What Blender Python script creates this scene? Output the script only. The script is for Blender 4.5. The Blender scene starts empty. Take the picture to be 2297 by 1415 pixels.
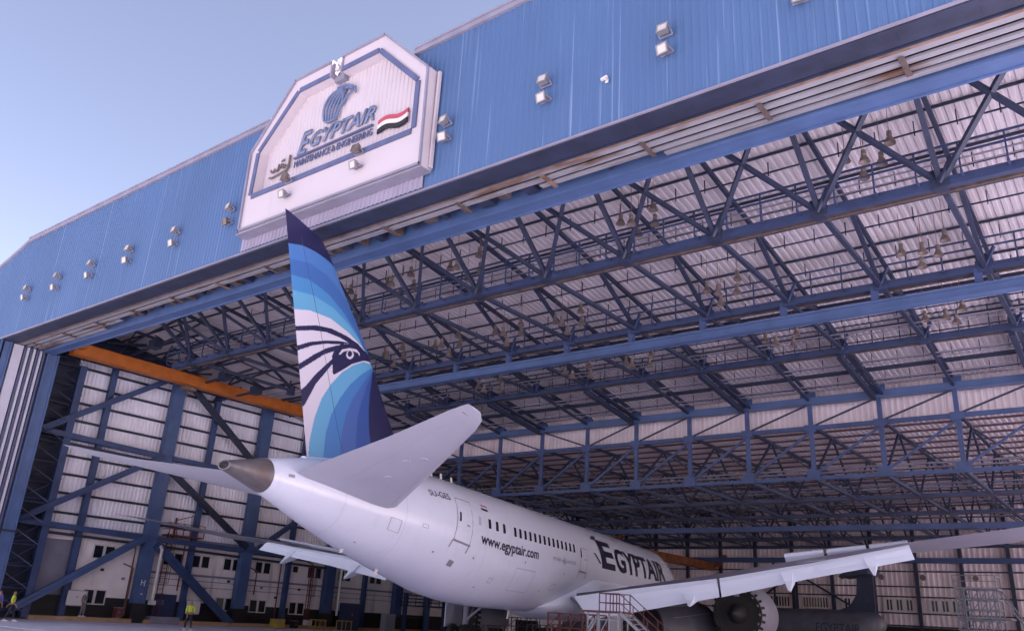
import bpy, bmesh, math, random
from math import sin, cos, pi, radians
from mathutils import Vector, Matrix
random.seed(7)
S = bpy.context.scene
C = S.collection

# ------------------------------------------------------------------ camera, sky, sun, exposure
cam_d = bpy.data.cameras.new('camera'); cam = bpy.data.objects.new('camera', cam_d); C.objects.link(cam)
S.camera = cam
YAW, PIT, ROL = radians(-38.455), radians(20.167), radians(3.354)
fwd = Vector((sin(YAW)*cos(PIT), cos(YAW)*cos(PIT), sin(PIT)))
rt = Vector((cos(YAW), -sin(YAW), 0)); up = rt.cross(fwd)
rr = rt*cos(ROL) + up*sin(ROL); uu = -rt*sin(ROL) + up*cos(ROL)
M = Matrix((rr, uu, -fwd)).transposed().to_4x4(); M.translation = (0, 0, 1.7)
cam.matrix_world = M
cam_d.sensor_width = 36; cam_d.lens = 1855.07*36/2297
cam_d.clip_start = 0.1; cam_d.clip_end = 3000

SUN_EL, SUN_AZ = radians(42), radians(70)      # azimuth clockwise from +Y: sun to the right, just behind the facade plane
W = bpy.data.worlds.new('World'); S.world = W; W.use_nodes = True
nt = W.node_tree; nt.nodes.clear()
sky = nt.nodes.new('ShaderNodeTexSky'); sky.sky_type = 'NISHITA'; sky.sun_disc = False
sky.sun_elevation = SUN_EL; sky.sun_rotation = SUN_AZ
sky.air_density = 1.0; sky.dust_density = 1.3; sky.ozone_density = 1.0
tint = nt.nodes.new('ShaderNodeMix'); tint.data_type = 'RGBA'; tint.blend_type = 'MULTIPLY'; tint.inputs[0].default_value = 1
tint.inputs[7].default_value = (1.30, 0.985, 0.93, 1)
bg = nt.nodes.new('ShaderNodeBackground'); bg.inputs[1].default_value = 0.057
wo = nt.nodes.new('ShaderNodeOutputWorld')
nt.links.new(sky.outputs[0], tint.inputs[6]); nt.links.new(tint.outputs[2], bg.inputs[0]); nt.links.new(bg.outputs[0], wo.inputs[0])
sl = bpy.data.lights.new('sun', 'SUN'); sl.energy = 5.0; sl.angle = radians(1.0); sl.color = (1.0, 0.92, 0.95)
sun = bpy.data.objects.new('sun', sl); C.objects.link(sun)
sd = Vector((sin(SUN_AZ)*cos(SUN_EL), cos(SUN_AZ)*cos(SUN_EL), sin(SUN_EL)))
sun.rotation_euler = sd.to_track_quat('Z', 'Y').to_euler(); sun.location = (0, -30, 60)
S.view_settings.view_transform = 'Standard'; S.view_settings.look = 'None'
S.view_settings.exposure = 2.42; S.view_settings.gamma = 1
S.cycles.max_bounces = 10; S.cycles.diffuse_bounces = 8

# ------------------------------------------------------------------ materials
def mat(name, col, rough=.5, metal=0., var=.0, scale=3., col2=None, streak=None, bump=0., vstretch=1., coat=0.):
    m = bpy.data.materials.new(name); m.use_nodes = True; n = m.node_tree; b = n.nodes['Principled BSDF']
    b.inputs['Base Color'].default_value = (*col, 1); b.inputs['Roughness'].default_value = rough
    b.inputs['Metallic'].default_value = metal
    if coat: b.inputs['Coat Weight'].default_value = coat; b.inputs['Coat Roughness'].default_value = .15
    if var or streak:
        tc = n.nodes.new('ShaderNodeTexCoord'); mp = n.nodes.new('ShaderNodeMapping')
        mp.inputs['Scale'].default_value = (1, 1, vstretch)
        n.links.new(tc.outputs['Object'], mp.inputs[0])
        nz = n.nodes.new('ShaderNodeTexNoise'); nz.inputs['Scale'].default_value = scale; nz.inputs['Detail'].default_value = 6
        n.links.new(mp.outputs[0], nz.inputs['Vector'])
        rp = n.nodes.new('ShaderNodeValToRGB'); rp.color_ramp.elements[0].position = .35; rp.color_ramp.elements[1].position = .68
        c2 = col2 or tuple(c*(1-var) for c in col)
        rp.color_ramp.elements[0].color = (*c2, 1); rp.color_ramp.elements[1].color = (*col, 1)
        n.links.new(nz.outputs[0], rp.inputs[0]); out = rp.outputs[0]
        if streak:
            mp2 = n.nodes.new('ShaderNodeMapping'); mp2.inputs['Scale'].default_value = streak[1]
            n.links.new(tc.outputs['Object'], mp2.inputs[0])
            n2 = n.nodes.new('ShaderNodeTexNoise'); n2.inputs['Scale'].default_value = 1; n2.inputs['Detail'].default_value = 3
            n.links.new(mp2.outputs[0], n2.inputs['Vector'])
            r2 = n.nodes.new('ShaderNodeValToRGB'); r2.color_ramp.elements[0].position = streak[2]; r2.color_ramp.elements[1].position = streak[3]
            r2.color_ramp.elements[0].color = (0, 0, 0, 1); r2.color_ramp.elements[1].color = (1, 1, 1, 1)
            n.links.new(n2.outputs[0], r2.inputs[0])
            mx = n.nodes.new('ShaderNodeMix'); mx.data_type = 'RGBA'
            n.links.new(r2.outputs[0], mx.inputs[0]); n.links.new(out, mx.inputs[6]); mx.inputs[7].default_value = (*streak[0], 1)
            out = mx.outputs[2]
        n.links.new(out, b.inputs['Base Color'])
        if bump:
            bp = n.nodes.new('ShaderNodeBump'); bp.inputs['Strength'].default_value = bump; bp.inputs['Distance'].default_value = .02
            n.links.new(nz.outputs[0], bp.inputs['Height']); n.links.new(bp.outputs[0], b.inputs['Normal'])
    return m
M_ = {}
M_['blueclad'] = mat('blue_cladding', (.058, .118, .255), .6, 0, .14, .25, streak=((.16, .24, .38), (9, 9, .09), .62, .74), vstretch=.4)
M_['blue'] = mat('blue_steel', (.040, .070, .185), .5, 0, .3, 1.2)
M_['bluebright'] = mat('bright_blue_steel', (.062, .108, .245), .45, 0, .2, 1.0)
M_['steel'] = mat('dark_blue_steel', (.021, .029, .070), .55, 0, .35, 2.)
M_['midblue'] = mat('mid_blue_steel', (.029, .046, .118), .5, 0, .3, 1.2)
M_['deepred'] = mat('dull_red_purlin', (.13, .06, .08), .6, 0, .3, 2)
M_['walk'] = mat('catwalk_mesh', (.10, .07, .07), .8, 0, .5, 3)
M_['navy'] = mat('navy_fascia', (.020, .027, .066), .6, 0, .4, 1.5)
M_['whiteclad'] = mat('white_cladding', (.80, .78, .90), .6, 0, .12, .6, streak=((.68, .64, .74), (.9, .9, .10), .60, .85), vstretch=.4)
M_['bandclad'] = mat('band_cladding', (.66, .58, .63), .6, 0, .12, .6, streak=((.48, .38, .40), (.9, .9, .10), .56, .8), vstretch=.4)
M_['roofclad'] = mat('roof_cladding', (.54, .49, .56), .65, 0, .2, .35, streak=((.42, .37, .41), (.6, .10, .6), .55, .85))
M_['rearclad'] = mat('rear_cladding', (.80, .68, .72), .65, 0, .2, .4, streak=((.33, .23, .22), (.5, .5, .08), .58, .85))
M_['sign'] = mat('sign_white', (.46, .41, .45), .5, 0, .06, .5, streak=((.38, .32, .35), (1.5, 1.5, .2), .6, .8))
M_['lowpanel'] = mat('pale_ribbed_panel', (.26, .24, .33), .6, 0, .15, .6)
M_['trim'] = mat('grey_blue_trim', (.085, .10, .20), .5, 0, .2, 2.)
M_['coping'] = mat('grey_coping', (.22, .21, .28), .5, 0, .2, 1.)
M_['track'] = mat('weathered_track', (.24, .235, .28), .6, 0, .2, 1.0, streak=((.10, .055, .04), (.30, 1.5, .5), .57, .70))
M_['rust'] = mat('rusty_steel', (.11, .055, .035), .8, 0, .5, 2.5, col2=(.20, .14, .12))
M_['jambwhite'] = mat('jamb_white', (.48, .47, .57), .55, 0, .1, 1.0, streak=((.34, .26, .26), (3, 3, .25), .64, .78))
M_['orange'] = mat('crane_orange', (.48, .13, .014), .5, 0, .25, 1.5)
M_['dimorange'] = mat('dimmed_crane_orange', (.20, .060, .020), .6, 0, .4, 1.5)  # crane orange darkened to imitate dimmer light in the rear bay
M_['cream'] = mat('cream_render', (.80, .73, .74), .8, 0, .15, .8, streak=((.36, .29, .27), (1.4, 1.4, .15), .60, .85))
M_['dado'] = mat('black_dado', (.012, .011, .016), .6, 0, .3, 2)
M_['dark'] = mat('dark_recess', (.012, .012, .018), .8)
M_['glass'] = mat('dark_glass', (.012, .012, .018), .15)
M_['frame'] = mat('white_frame', (.55, .52, .52), .5)
M_['maroon'] = mat('red_oxide_paint', (.14, .032, .038), .55, 0, .3, 3)
M_['kerb'] = mat('tan_kerb', (.42, .27, .16), .8, 0, .25, 1.5)
M_['lampbrown'] = mat('lamp_brown', (.17, .135, .13), .5, .2, .3, 8)
M_['lampgrey'] = mat('lamp_grey', (.27, .25, .26), .4, .3, .15, 8)
M_['lampglass'] = mat('lamp_glass', (.46, .44, .43), .2)
M_['darkgrey'] = mat('dull_dark_grey', (.10, .10, .125), .5, 0, .35, 1.2)
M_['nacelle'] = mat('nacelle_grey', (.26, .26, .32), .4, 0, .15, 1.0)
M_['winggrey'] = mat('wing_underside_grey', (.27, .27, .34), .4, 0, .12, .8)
M_['white'] = mat('aircraft_white', (.59, .62, .75), .26, 0, .02, .5, streak=((.54, .565, .69), (.5, 2.5, 1.4), .55, .85), coat=.35)
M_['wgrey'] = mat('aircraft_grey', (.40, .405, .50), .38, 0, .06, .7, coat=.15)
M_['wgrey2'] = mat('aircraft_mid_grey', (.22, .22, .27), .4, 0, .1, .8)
M_['flap'] = mat('flap_white', (.80, .84, .97), .35, 0, .03, .6)
M_['titan'] = mat('bare_titanium', (.20, .185, .205), .55, .55, .3, 1.2, streak=((.14, .11, .11), (9, .35, .35), .45, .7))
M_['joint'] = mat('skin_joint', (.40, .42, .52), .5)
M_['rudderline'] = mat('rudder_gap_dark', (.06, .08, .17), .6)
M_['line'] = mat('seam_grey', (.22, .22, .27), .6)
M_['ink'] = mat('dark_navy_print', (.012, .014, .035), .45)
M_['lightink'] = mat('pale_grey_print', (.20, .20, .27), .5)
M_['black'] = mat('black_rubber', (.012, .012, .013), .7)
M_['red'] = mat('flag_red', (.36, .05, .08), .5)
M_['signblue'] = mat('sign_letter_blue', (.12, .15, .26), .4, .1)
M_['ltank'] = mat('light_metal', (.30, .32, .37), .4, .2, .15, 3)
M_['yellow'] = mat('yellow_paint', (.45, .34, .06), .5, 0, .2, 3)
M_['cabinet'] = mat('dark_blue_cabinet', (.02, .03, .09), .5)
M_['hiviz'] = mat('hi_vis_yellow', (.50, .62, .06), .7)
M_['skin'] = mat('skin', (.30, .16, .10), .6)
M_['clothdark'] = mat('dark_cloth', (.02, .022, .04), .9)
M_['clothgrey'] = mat('grey_cloth', (.22, .20, .24), .9, 0, .4, 14)
M_['clothblue'] = mat('violet_blue_cloth', (.10, .09, .28), .9)
M_['hair'] = mat('black_hair', (.01, .008, .008), .7)
M_['shoe'] = mat('pale_shoe', (.55, .53, .55), .6)
M_['ground'] = mat('apron_concrete', (.60, .57, .60), .65, 0, .16, .35, bump=.15)
M_['floor'] = mat('hangar_floor', (.78, .73, .80), .5, 0, .16, .5)
LIV = [mat('livery_white', (.52, .49, .59), .3, coat=.2), mat('livery_navy', (.014, .014, .06), .35, coat=.2),
       mat('livery_blue_one', (.058, .155, .40), .35, coat=.2), mat('livery_blue_two', (.042, .118, .34), .35, coat=.2),
       mat('livery_blue_three', (.056, .20, .44), .35, coat=.2), mat('livery_blue_four', (.10, .30, .50), .35, coat=.2),
       mat('livery_blue_five', (.046, .16, .40), .35, coat=.2), mat('livery_blue_six', (.048, .105, .32), .35, coat=.2),
       mat('livery_blue_seven', (.028, .070, .26), .35, coat=.2)]

# ------------------------------------------------------------------ mesh helpers
class MB:
    def __init__(s): s.v = []; s.f = []; s.m = []
    def add(s, vs, fs, mi=0):
        o = len(s.v); s.v += [tuple(v) for v in vs]; s.f += [tuple(i+o for i in f) for f in fs]; s.m += [mi]*len(fs); return s
    def box(s, x0, y0, z0, x1, y1, z1, mi=0):
        if x0 > x1: x0, x1 = x1, x0
        if y0 > y1: y0, y1 = y1, y0
        if z0 > z1: z0, z1 = z1, z0
        return s.add([(x0,y0,z0),(x1,y0,z0),(x1,y1,z0),(x0,y1,z0),(x0,y0,z1),(x1,y0,z1),(x1,y1,z1),(x0,y1,z1)],
            [(0,3,2,1),(4,5,6,7),(0,1,5,4),(1,2,6,5),(2,3,7,6),(3,0,4,7)], mi)
    def bar(s, p, q, w, h=None, mi=0, upv=(0,0,1)):
        h = h or w; p = Vector(p); q = Vector(q); d = (q-p)
        if d.length < 1e-6: return s
        d.normalize(); u = Vector(upv)
        if abs(d.dot(u)) > .98: u = Vector((0,1,0)) if abs(d.y) < .9 else Vector((1,0,0))
        a = d.cross(u).normalized()*w/2; b = a.cross(d).normalized()*h/2
        vs = [c+i*a+j*b for c in (p,q) for i,j in ((-1,-1),(1,-1),(1,1),(-1,1))]
        return s.add(vs, [(3,2,1,0),(4,5,6,7),(0,1,5,4),(1,2,6,5),(2,3,7,6),(3,0,4,7)], mi)
    def tube(s, p, q, r, n=8, r2=None, mi=0):
        p = Vector(p); q = Vector(q); d = (q-p).normalized(); r2 = r if r2 is None else r2
        a = d.orthogonal().normalized(); b = d.cross(a); vs = []
        for c, R in ((p, r), (q, r2)):
            for i in range(n):
                t = 2*pi*i/n; vs.append(c+(a*cos(t)+b*sin(t))*R)
        return s.add(vs, [(i,(i+1)%n,n+(i+1)%n,n+i) for i in range(n)]+[tuple(range(n))[::-1],tuple(range(n,2*n))], mi)
    def loft(s, rings, c0=True, c1=True, mi=0, closed=True):
        n = len(rings[0]); vs = [p for r in rings for p in r]; fs = []
        for k in range(len(rings)-1):
            for i in range(n if closed else n-1):
                j = (i+1) % n; fs.append((k*n+i, k*n+j, (k+1)*n+j, (k+1)*n+i))
        if closed and c0: fs.append(tuple(range(n))[::-1])
        if closed and c1: fs.append(tuple(range((len(rings)-1)*n, len(rings)*n)))
        return s.add(vs, fs, mi)
    def lathe(s, prof, origin=(0,0,0), axis='z', n=16, mi=0):      # prof: (r, t) along axis
        o = Vector(origin); rs = []
        for r, t in prof:
            ring = []
            for i in range(n):
                a = 2*pi*i/n; c, d = r*cos(a), r*sin(a)
                ring.append(o+Vector({'z':(c,d,t),'y':(d,t,c),'x':(t,c,d)}[axis]))
            rs.append(ring)
        return s.loft(rs, mi=mi)
    def prism(s, poly, y0, y1, mi=0):       # polygon in (x,z) extruded in y
        n = len(poly); vs = [(x,y0,z) for x,z in poly]+[(x,y1,z) for x,z in poly]
        return s.add(vs, [tuple(range(n)), tuple(range(n,2*n))[::-1]]+[(i,n+i,n+(i+1)%n,(i+1)%n) for i in range(n)], mi)
    def build(s, name, mats, parent=None, smooth=False, label=None, loc=None):
        me = bpy.data.meshes.new(name); me.from_pydata(s.v, [], s.f)
        for m in (mats if isinstance(mats, (list, tuple)) else [mats]): me.materials.append(M_[m] if isinstance(m, str) else m)
        if len(me.materials) > 1: me.polygons.foreach_set('material_index', s.m)
        bm = bmesh.new(); bm.from_mesh(me); bmesh.ops.recalc_face_normals(bm, faces=bm.faces)
        bm.to_mesh(me); bm.free()
        if smooth: me.polygons.foreach_set('use_smooth', [True]*len(me.polygons))
        me.update()
        if smooth:
            try: me.set_sharp_from_angle(angle=radians(35))
            except Exception: pass
        o = bpy.data.objects.new(name, me); C.objects.link(o)
        if parent: o.parent = parent
        if loc: o.location = loc
        if label: o['label'] = label
        return o
def tag(o, label=None, cat=None, group=None, kind=None):
    for k, v in (('label', label), ('category', cat), ('group', group), ('kind', kind)):
        if v: o[k] = v
    return o
def empty(name, loc=(0,0,0), rz=0., label=None, cat=None, group=None):
    o = bpy.data.objects.new(name, None); C.objects.link(o); o.location = loc; o.rotation_euler = (0,0,rz); o.empty_display_size = .3
    return tag(o, label, cat, group)
def copy_tree(o, parent=None):
    c = o.copy(); C.objects.link(c)
    if parent: c.parent = parent
    for ch in list(o.children): copy_tree(ch, c)
    return c
def ribs(a0, a1, pitch, depth):
    """trapezoid corrugation profile: list of (along, offset)"""
    out = []; n = int((a1-a0)/pitch); p = (a1-a0)/n
    for i in range(n):
        a = a0+i*p; out += [(a,0),(a+.45*p,0),(a+.58*p,depth),(a+.87*p,depth)]
    out.append((a1,0)); return out

# ------------------------------------------------------------------ ground
g = MB(); g.add([(-1500,-1500,-.02),(1500,-1500,-.02),(1500,1500,-.02),(-1500,1500,-.02)], [(0,1,2,3)])
tag(g.build('ground', 'ground'), kind='structure')
g = MB(); g.box(-61.9,20.0,-.3,22,95.9,0.0)
tag(g.build('hangar_floor', 'floor'), kind='structure')

# ------------------------------------------------------------------ hangar
H = empty('hangar', (0,0,0), 0, 'huge aircraft hangar with blue ribbed facade and exposed blue roof trusses', 'hangar')
XL, XR = -62.0, 22.0  # right end cut short and left unwalled, out of view, to let daylight in
def facade():
    b = MB(); pr = ribs(-62.5, 22.0, .27, -.028)
    def zt(x):
        x = abs(x); return 23.9 if x < 57.9 else 23.9-(x-57.9)*.27
    vs = []; fs = []
    for x, d in pr:
        lo = 17.12 if abs(x) < 58.3 else 0.
        vs += [(x,20+d,lo),(x,20+d,zt(x))]
    for i in range(len(pr)-1): fs.append((2*i,2*i+2,2*i+3,2*i+1))
    b.add(vs, fs)
    b.box(-62.5,20.05,0,-58.3,20.25,22.6)
    b.box(-62.4,20.05,17.12,22,20.2,22.6); b.box(-57.9,20.05,22.61,22,20.2,23.8)
    b.build('facade_cladding', 'blueclad', H, label='blue vertically ribbed metal cladding with pale streaks')
    c = MB()
    for xa,xb in ((-57.9,-31.6),(-21.9,22)): c.box(xa,19.86,23.9,xb,20.3,24.12); c.box(xa,19.80,24.12,xb,20.32,24.2)
    for s in (-1,): c.bar((s*57.9,20.08,24.0),(s*62.6,20.08,22.75),.44,.2)
    c.build('coping', 'coping', H)
    t = MB(); t.box(-58.3,19.92,17.06,22,20.0,17.13); t.build('drip_flashing', 'coping', H)
facade()
# soffit and door tracks
b = MB(); b.box(-58.3,20.02,17.02,22,20.85,17.11); b.box(-58.3,20.9,16.98,22,20.95,17.9)
for i in range(39): b.box(-57.5+i*2,20.3,17.011,-57.46+i*2,20.8,17.02)
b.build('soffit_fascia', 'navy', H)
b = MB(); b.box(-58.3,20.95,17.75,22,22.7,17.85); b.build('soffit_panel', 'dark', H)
def track(y0, y1, z, segs, m='track'):
    for x0, x1 in segs:
        b = MB(); b.box(x0,y0,z,x1,y1,z+.06); b.box(x0,y0,z-.03,x1,y0+.03,z)
        b.build('door_track', m, H)
full = [(-58.2,22)]
track(20.96,21.12,17.0,full,'rust'); track(21.12,21.40,17.03,full); track(21.56,21.82,17.03,full)
track(21.98,22.2,17.03,[(-58.2,-47),(-16.5,22)]); track(22.34,22.58,17.03,[(-58.2,-49.5),(-11.5,22)])
for i in range(19):
    x = -57+i*4.1
    b = MB(); b.box(x,21.42,16.97,x+.1,21.54,17.5); b.box(x,21.84,16.97,x+.1,21.96,17.5); b.box(x-.02,21.3,16.95,x+.14,22.3,16.99)
    b.build('track_hanger', 'walk' if i % 5 else 'rust', H)
for i in range(34):
    x = -46+i*.98+random.uniform(-.2,.2)
    b = MB(); b.box(x,21.95+random.uniform(0,.1),17.15,x+random.uniform(.15,.6),22.3+random.uniform(0,.3),17.5)
    b.build('door_roller', 'steel' if i%2 else 'walk', H)
b = MB(); b.box(-58.3,22.7,16.92,22,23.3,17.6); b.box(-58.3,22.62,16.86,22,22.7,16.95); b.box(-58.3,23.3,16.86,22,23.38,16.95)
b.build('portal_beam', 'bluebright', H, label='bright blue box beam along the inner door head')
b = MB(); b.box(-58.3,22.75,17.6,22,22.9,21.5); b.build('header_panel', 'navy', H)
# jambs
def jamb(s):
    x = s*58.3
    b = MB(); b.box(x,20.0,0,x+s*.3,20.75,17.1); b.box(x-s*.08,20.0,0,x,20.12,17.1); b.box(x-s*.08,20.6,0,x,20.72,17.1)
    b.build('door_jamb', 'bluebright', H)
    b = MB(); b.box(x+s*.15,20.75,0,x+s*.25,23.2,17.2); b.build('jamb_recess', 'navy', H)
    for y0,y1,dd in ((20.85,21.45,.0),(21.72,21.86,.0),(22.12,22.26,.0),(22.55,22.68,.0)):
        b = MB(); b.box(x-s*dd,y0,0,x+s*.14,y1,17.0); b.build('guide_strip', 'jambwhite', H)
    for y0 in (21.55,21.95,22.36,22.78):
        b = MB(); b.box(x+s*.04,y0,0,x+s*.14,y0+.1,17.0); b.build('guide_strip', 'trim', H)
    b = MB(); b.box(x-s*.02,23.05,0,x+s*.5,23.75,16.95); b.box(x-s*.1,23.0,0,x-s*.02,23.12,16.95); b.box(x-s*.1,23.68,0,x-s*.02,23.8,16.95)
    b.build('door_jamb', 'bluebright', H)
    for z in (5.2,):
        b = MB(); b.box(x-s*.16,20.1,z,x-s*.101,23.9,z+.12); b.build('jamb_tie', 'steel', H)
jamb(-1)
# side walls: ribbed cladding
def sidewall(x, s, y0, y1, z0, z1, name='side_wall_or_shade'):
    pr = ribs(y0, y1, .30, .09); vs = []; fs = []
    for y, d in pr: vs += [(x-s*d,y,z0),(x-s*d,y,z1)]
    for i in range(len(pr)-1): fs.append((2*i,2*i+2,2*i+3,2*i+1))
    b = MB(); b.add(vs, fs); b.box(x+s*.1,y0,0,x+s*.25,y1,z1)
    return b.build(name, 'whiteclad', H)
sidewall(-62.0,-1,26.9,54.2,6.2,18.15)
b = MB(); b.box(-62.2,26.9,18.15,-61.95,54.2,21.4); b.box(-61.95,26.9,18.05,-61.7,54.2,18.2); b.build('wall_shade_band', 'navy', H, label='upper wall band coloured dark in place of shade above the crane girder')  # dark colour of this upper wall stands for shade
sidewall(-62.0,-1,54.2,96,0,15.4)
b = MB(); b.box(-62.3,20.3,0,-62.1,26.9,21.9); b.build('side_wall_or_shade', 'navy', H, label='dark panel standing in for the darkness of the gap beside the door jamb')  # dark sheet imitates the darkness of the open bay
# front roof and rear roof
def roof(y0, y1, z, name, z2):
    pr = ribs(XL, XR, .34, .05); vs = []; fs = []
    for x, d in pr: vs += [(x,y0,z+d),(x,y1,z2+d)]
    for i in range(len(pr)-1): fs.append((2*i,2*i+2,2*i+3,2*i+1))
    b = MB(); b.add(vs, fs); b.add([(XL,y0,z+.14),(XR,y0,z+.14),(XR,y1,z2+.14),(XL,y1,z2+.14),(XL,y0,z+.34),(XR,y0,z+.34),(XR,y1,z2+.34),(XL,y1,z2+.34)],[(0,3,2,1),(4,5,6,7),(0,1,5,4),(1,2,6,5),(2,3,7,6),(3,0,4,7)]); return b.build(name, 'roofclad', H)
ZT, ZB = 21.0, 17.0
def zr(y): return 21.6-(y-20.3)*.1357
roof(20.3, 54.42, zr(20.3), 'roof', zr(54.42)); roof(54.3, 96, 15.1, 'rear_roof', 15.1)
# clerestory band between both roofs
pr = ribs(XL, XR, .36, -.06); b = MB(); vs = []; fs = []
for x, d in pr: vs += [(x,54.25+d,14.55),(x,54.25+d,16.97)]
for i in range(len(pr)-1): fs.append((2*i,2*i+2,2*i+3,2*i+1))
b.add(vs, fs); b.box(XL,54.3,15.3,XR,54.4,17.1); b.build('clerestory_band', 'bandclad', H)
# rear wall
pr = ribs(XL, XR, .5, -.06); b = MB(); vs = []; fs = []
for x, d in pr: vs += [(x,96+d,0),(x,96+d,15.2)]
for i in range(len(pr)-1): fs.append((2*i,2*i+2,2*i+3,2*i+1))
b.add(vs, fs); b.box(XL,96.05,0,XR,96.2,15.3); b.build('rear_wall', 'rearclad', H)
b = MB(); b.box(XL,95.7,0,XR,95.93,3.25); b.build('painted_base', 'dado', H)
for z in (3.3,4.5,6.1,7.1,8.6,9.8,11.0):
    b = MB(); b.box(XL,95.75,z,XR,95.9,z+.13); b.build('girt', 'steel', H)
NX = [-4.25*k for k in range(-4, 14)]          # truss lines
for x in [-4.25*k+.2 for k in range(-2, 14)]:
    b = MB(); b.box(x-.16,95.35,0,x+.16,95.74,15.0); b.build('column', 'steel', H)
for (x0,x1) in ((-41.5,-38.7),(-37.2,-34.4),(-32.9,-30.2),(-28.8,-25.9),(-24.6,-21.7),(-20.3,-17.4)):
    b = MB(); n = 9
    b.box(x0,95.80,4.75,x1,95.93,5.95,0)
    for i in range(n): b.box(x0+(x1-x0)*(i+.15)/n,95.77,4.85,x0+(x1-x0)*(i+.72)/n,95.79,5.85,1 if x0 < -30 or i % 3 else 0)
    b.build('window', ['frame','glass'] if x0 > -27 else ['rearclad','glass'], H, label='horizontal strip window in the rear wall')
for p,q in (((-33.5,95.2,8.4),(-27.5,95.2,5.0)),((-33.5,95.2,8.4),(-38.0,95.2,5.2)),((-33.5,95.2,8.4),(-29.4,95.2,10.5)),((-27.5,95.2,4.9),(-32.0,95.2,1.6)),((-33.3,95.1,8.6),(-33.3,95.1,3.5)),((-35.8,95.1,10),(-35.8,95.1,2.5)),((-40,95.1,2.9),(-27,95.1,2.9)),((-40,95.1,8.3),(-30.5,95.1,8.3))):
    b = MB(); b.bar(p,q,.2,.2); b.build('brace', 'steel', H)

# ---- left wall structure
def hsec(p, q, w, d, name, m, parent=H):    # vertical H column: w along y, d along x
    (x,y,z0), (_,_,z1) = p, q
    b = MB(); b.box(x-d/2,y-w/2,z0,x+d/2,y-w/2+.05,z1); b.box(x-d/2,y+w/2-.05,z0,x+d/2,y+w/2,z1); b.box(x-.05,y-w/2+.05,z0,x+.05,y+w/2-.05,z1)
    b.box(x+d/2-.06,y-w/2+.05,z0,x+d/2-.012,y+w/2-.05,z1)
    for z in (3.1,6.0,9.2,12.2,15.2): 
        if z0 < z < z1: b.box(x-d/2-.02,y-w/2-.03,z,x+d/2+.03,y+w/2+.03,z+.07)
    return b.build(name, m, parent)
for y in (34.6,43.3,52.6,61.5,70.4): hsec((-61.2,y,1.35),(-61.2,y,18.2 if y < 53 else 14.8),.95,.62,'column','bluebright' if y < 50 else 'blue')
for y in (34.6,43.3,52.6,61.5,70.4):
    b = MB(); b.box(-61.7,y-.6,0,-60.8,y+.6,1.35); b.build('plinth','dado',H)
for y in (29.3,38.4,48.0,57.2,66): hsec((-61.4,y,0.05),(-61.4,y,18.2 if y < 53 else 14.8),.42,.34,'column','blue')
hsec((-61.1,26.75,0.1),(-61.1,26.75,17.4),.5,.45,'column','blue')
for z in (7.0,8.35,9.65,10.95,12.25,13.5,14.8,16.1,17.4,18.6,19.8):
    b = MB(); b.box(-61.93,26.9,z,-61.75,min(54.1,20.3+(21.4-z)/.1357),z+.16); b.build('girt', 'steel', H)
for z in (7.0,8.5,10,11.5,13):
    b = MB(); b.box(-61.93,54.2,z,-61.75,95.5,z+.16); b.build('girt', 'steel', H)
def brace(p, q, w=.42, m='blue'):
    b = MB(); p = Vector((-60.75,*p)); q = Vector((-60.75,*q)); b.bar(p,q,w,.25,upv=(1,0,0)); 
    d = (q-p).normalized(); b.bar(p+Vector((.14,0,0)),q+Vector((.14,0,0)),w*.12,.06,upv=(1,0,0)); b.build('brace', m, H)
brace((24.9,12.4),(33.6,18.2)); brace((35.3,18.1),(43.2,12.4),.5,'steel'); brace((24.9,6.3),(34.2,12.1)); brace((35.0,11.1),(43.0,6.1),.5,'steel')
brace((25.6,.5),(34.2,6.1),.5,'bluebright'); brace((35.0,5.6),(42.6,.15),.62,'blue'); brace((44.0,12.1),(52.2,17.8)); brace((44.2,6.2),(52.0,12.0))
for z0,z1 in ((12.35,12.1),(6.2,5.95)):
    b = MB(); b.bar((-60.9,24.8,z0),(-60.9,34.2,z1),.28,.38); b.bar((-60.9,35.0,z1),(-60.9,52.2,z1-.1),.28,.34); b.build('wall_strut', 'blue', H)
    b = MB(); b.bar((-61.3,27,z0-.55),(-61.3,52.2,z1-.75),.16,.18); b.bar((-61.3,27,z0-.2),(-61.3,52.2,z1-.35),.2,.1); b.build('wall_strut', 'steel', H)
# lattice tower between jamb and first column
for k in range(13):
    z = .5+k*1.4
    b = MB(); b.bar((-61.3,23.9,z),(-61.3,26.5,z),.09); b.bar((-59.4,23.9,z),(-61.2,26.5,z+.3),.07); b.bar((-60.2,24.2,z),(-61.0,26.4,z+1.3),.06); b.bar((-60.2,26.2,z),(-61.0,24.2,z+1.3),.06)
    b.bar((-61.8,23.9,z),(-59.3,24.2,z),.12)
    b.build('lattice_bay', 'steel' if k > 5 else 'blue', H)

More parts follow.
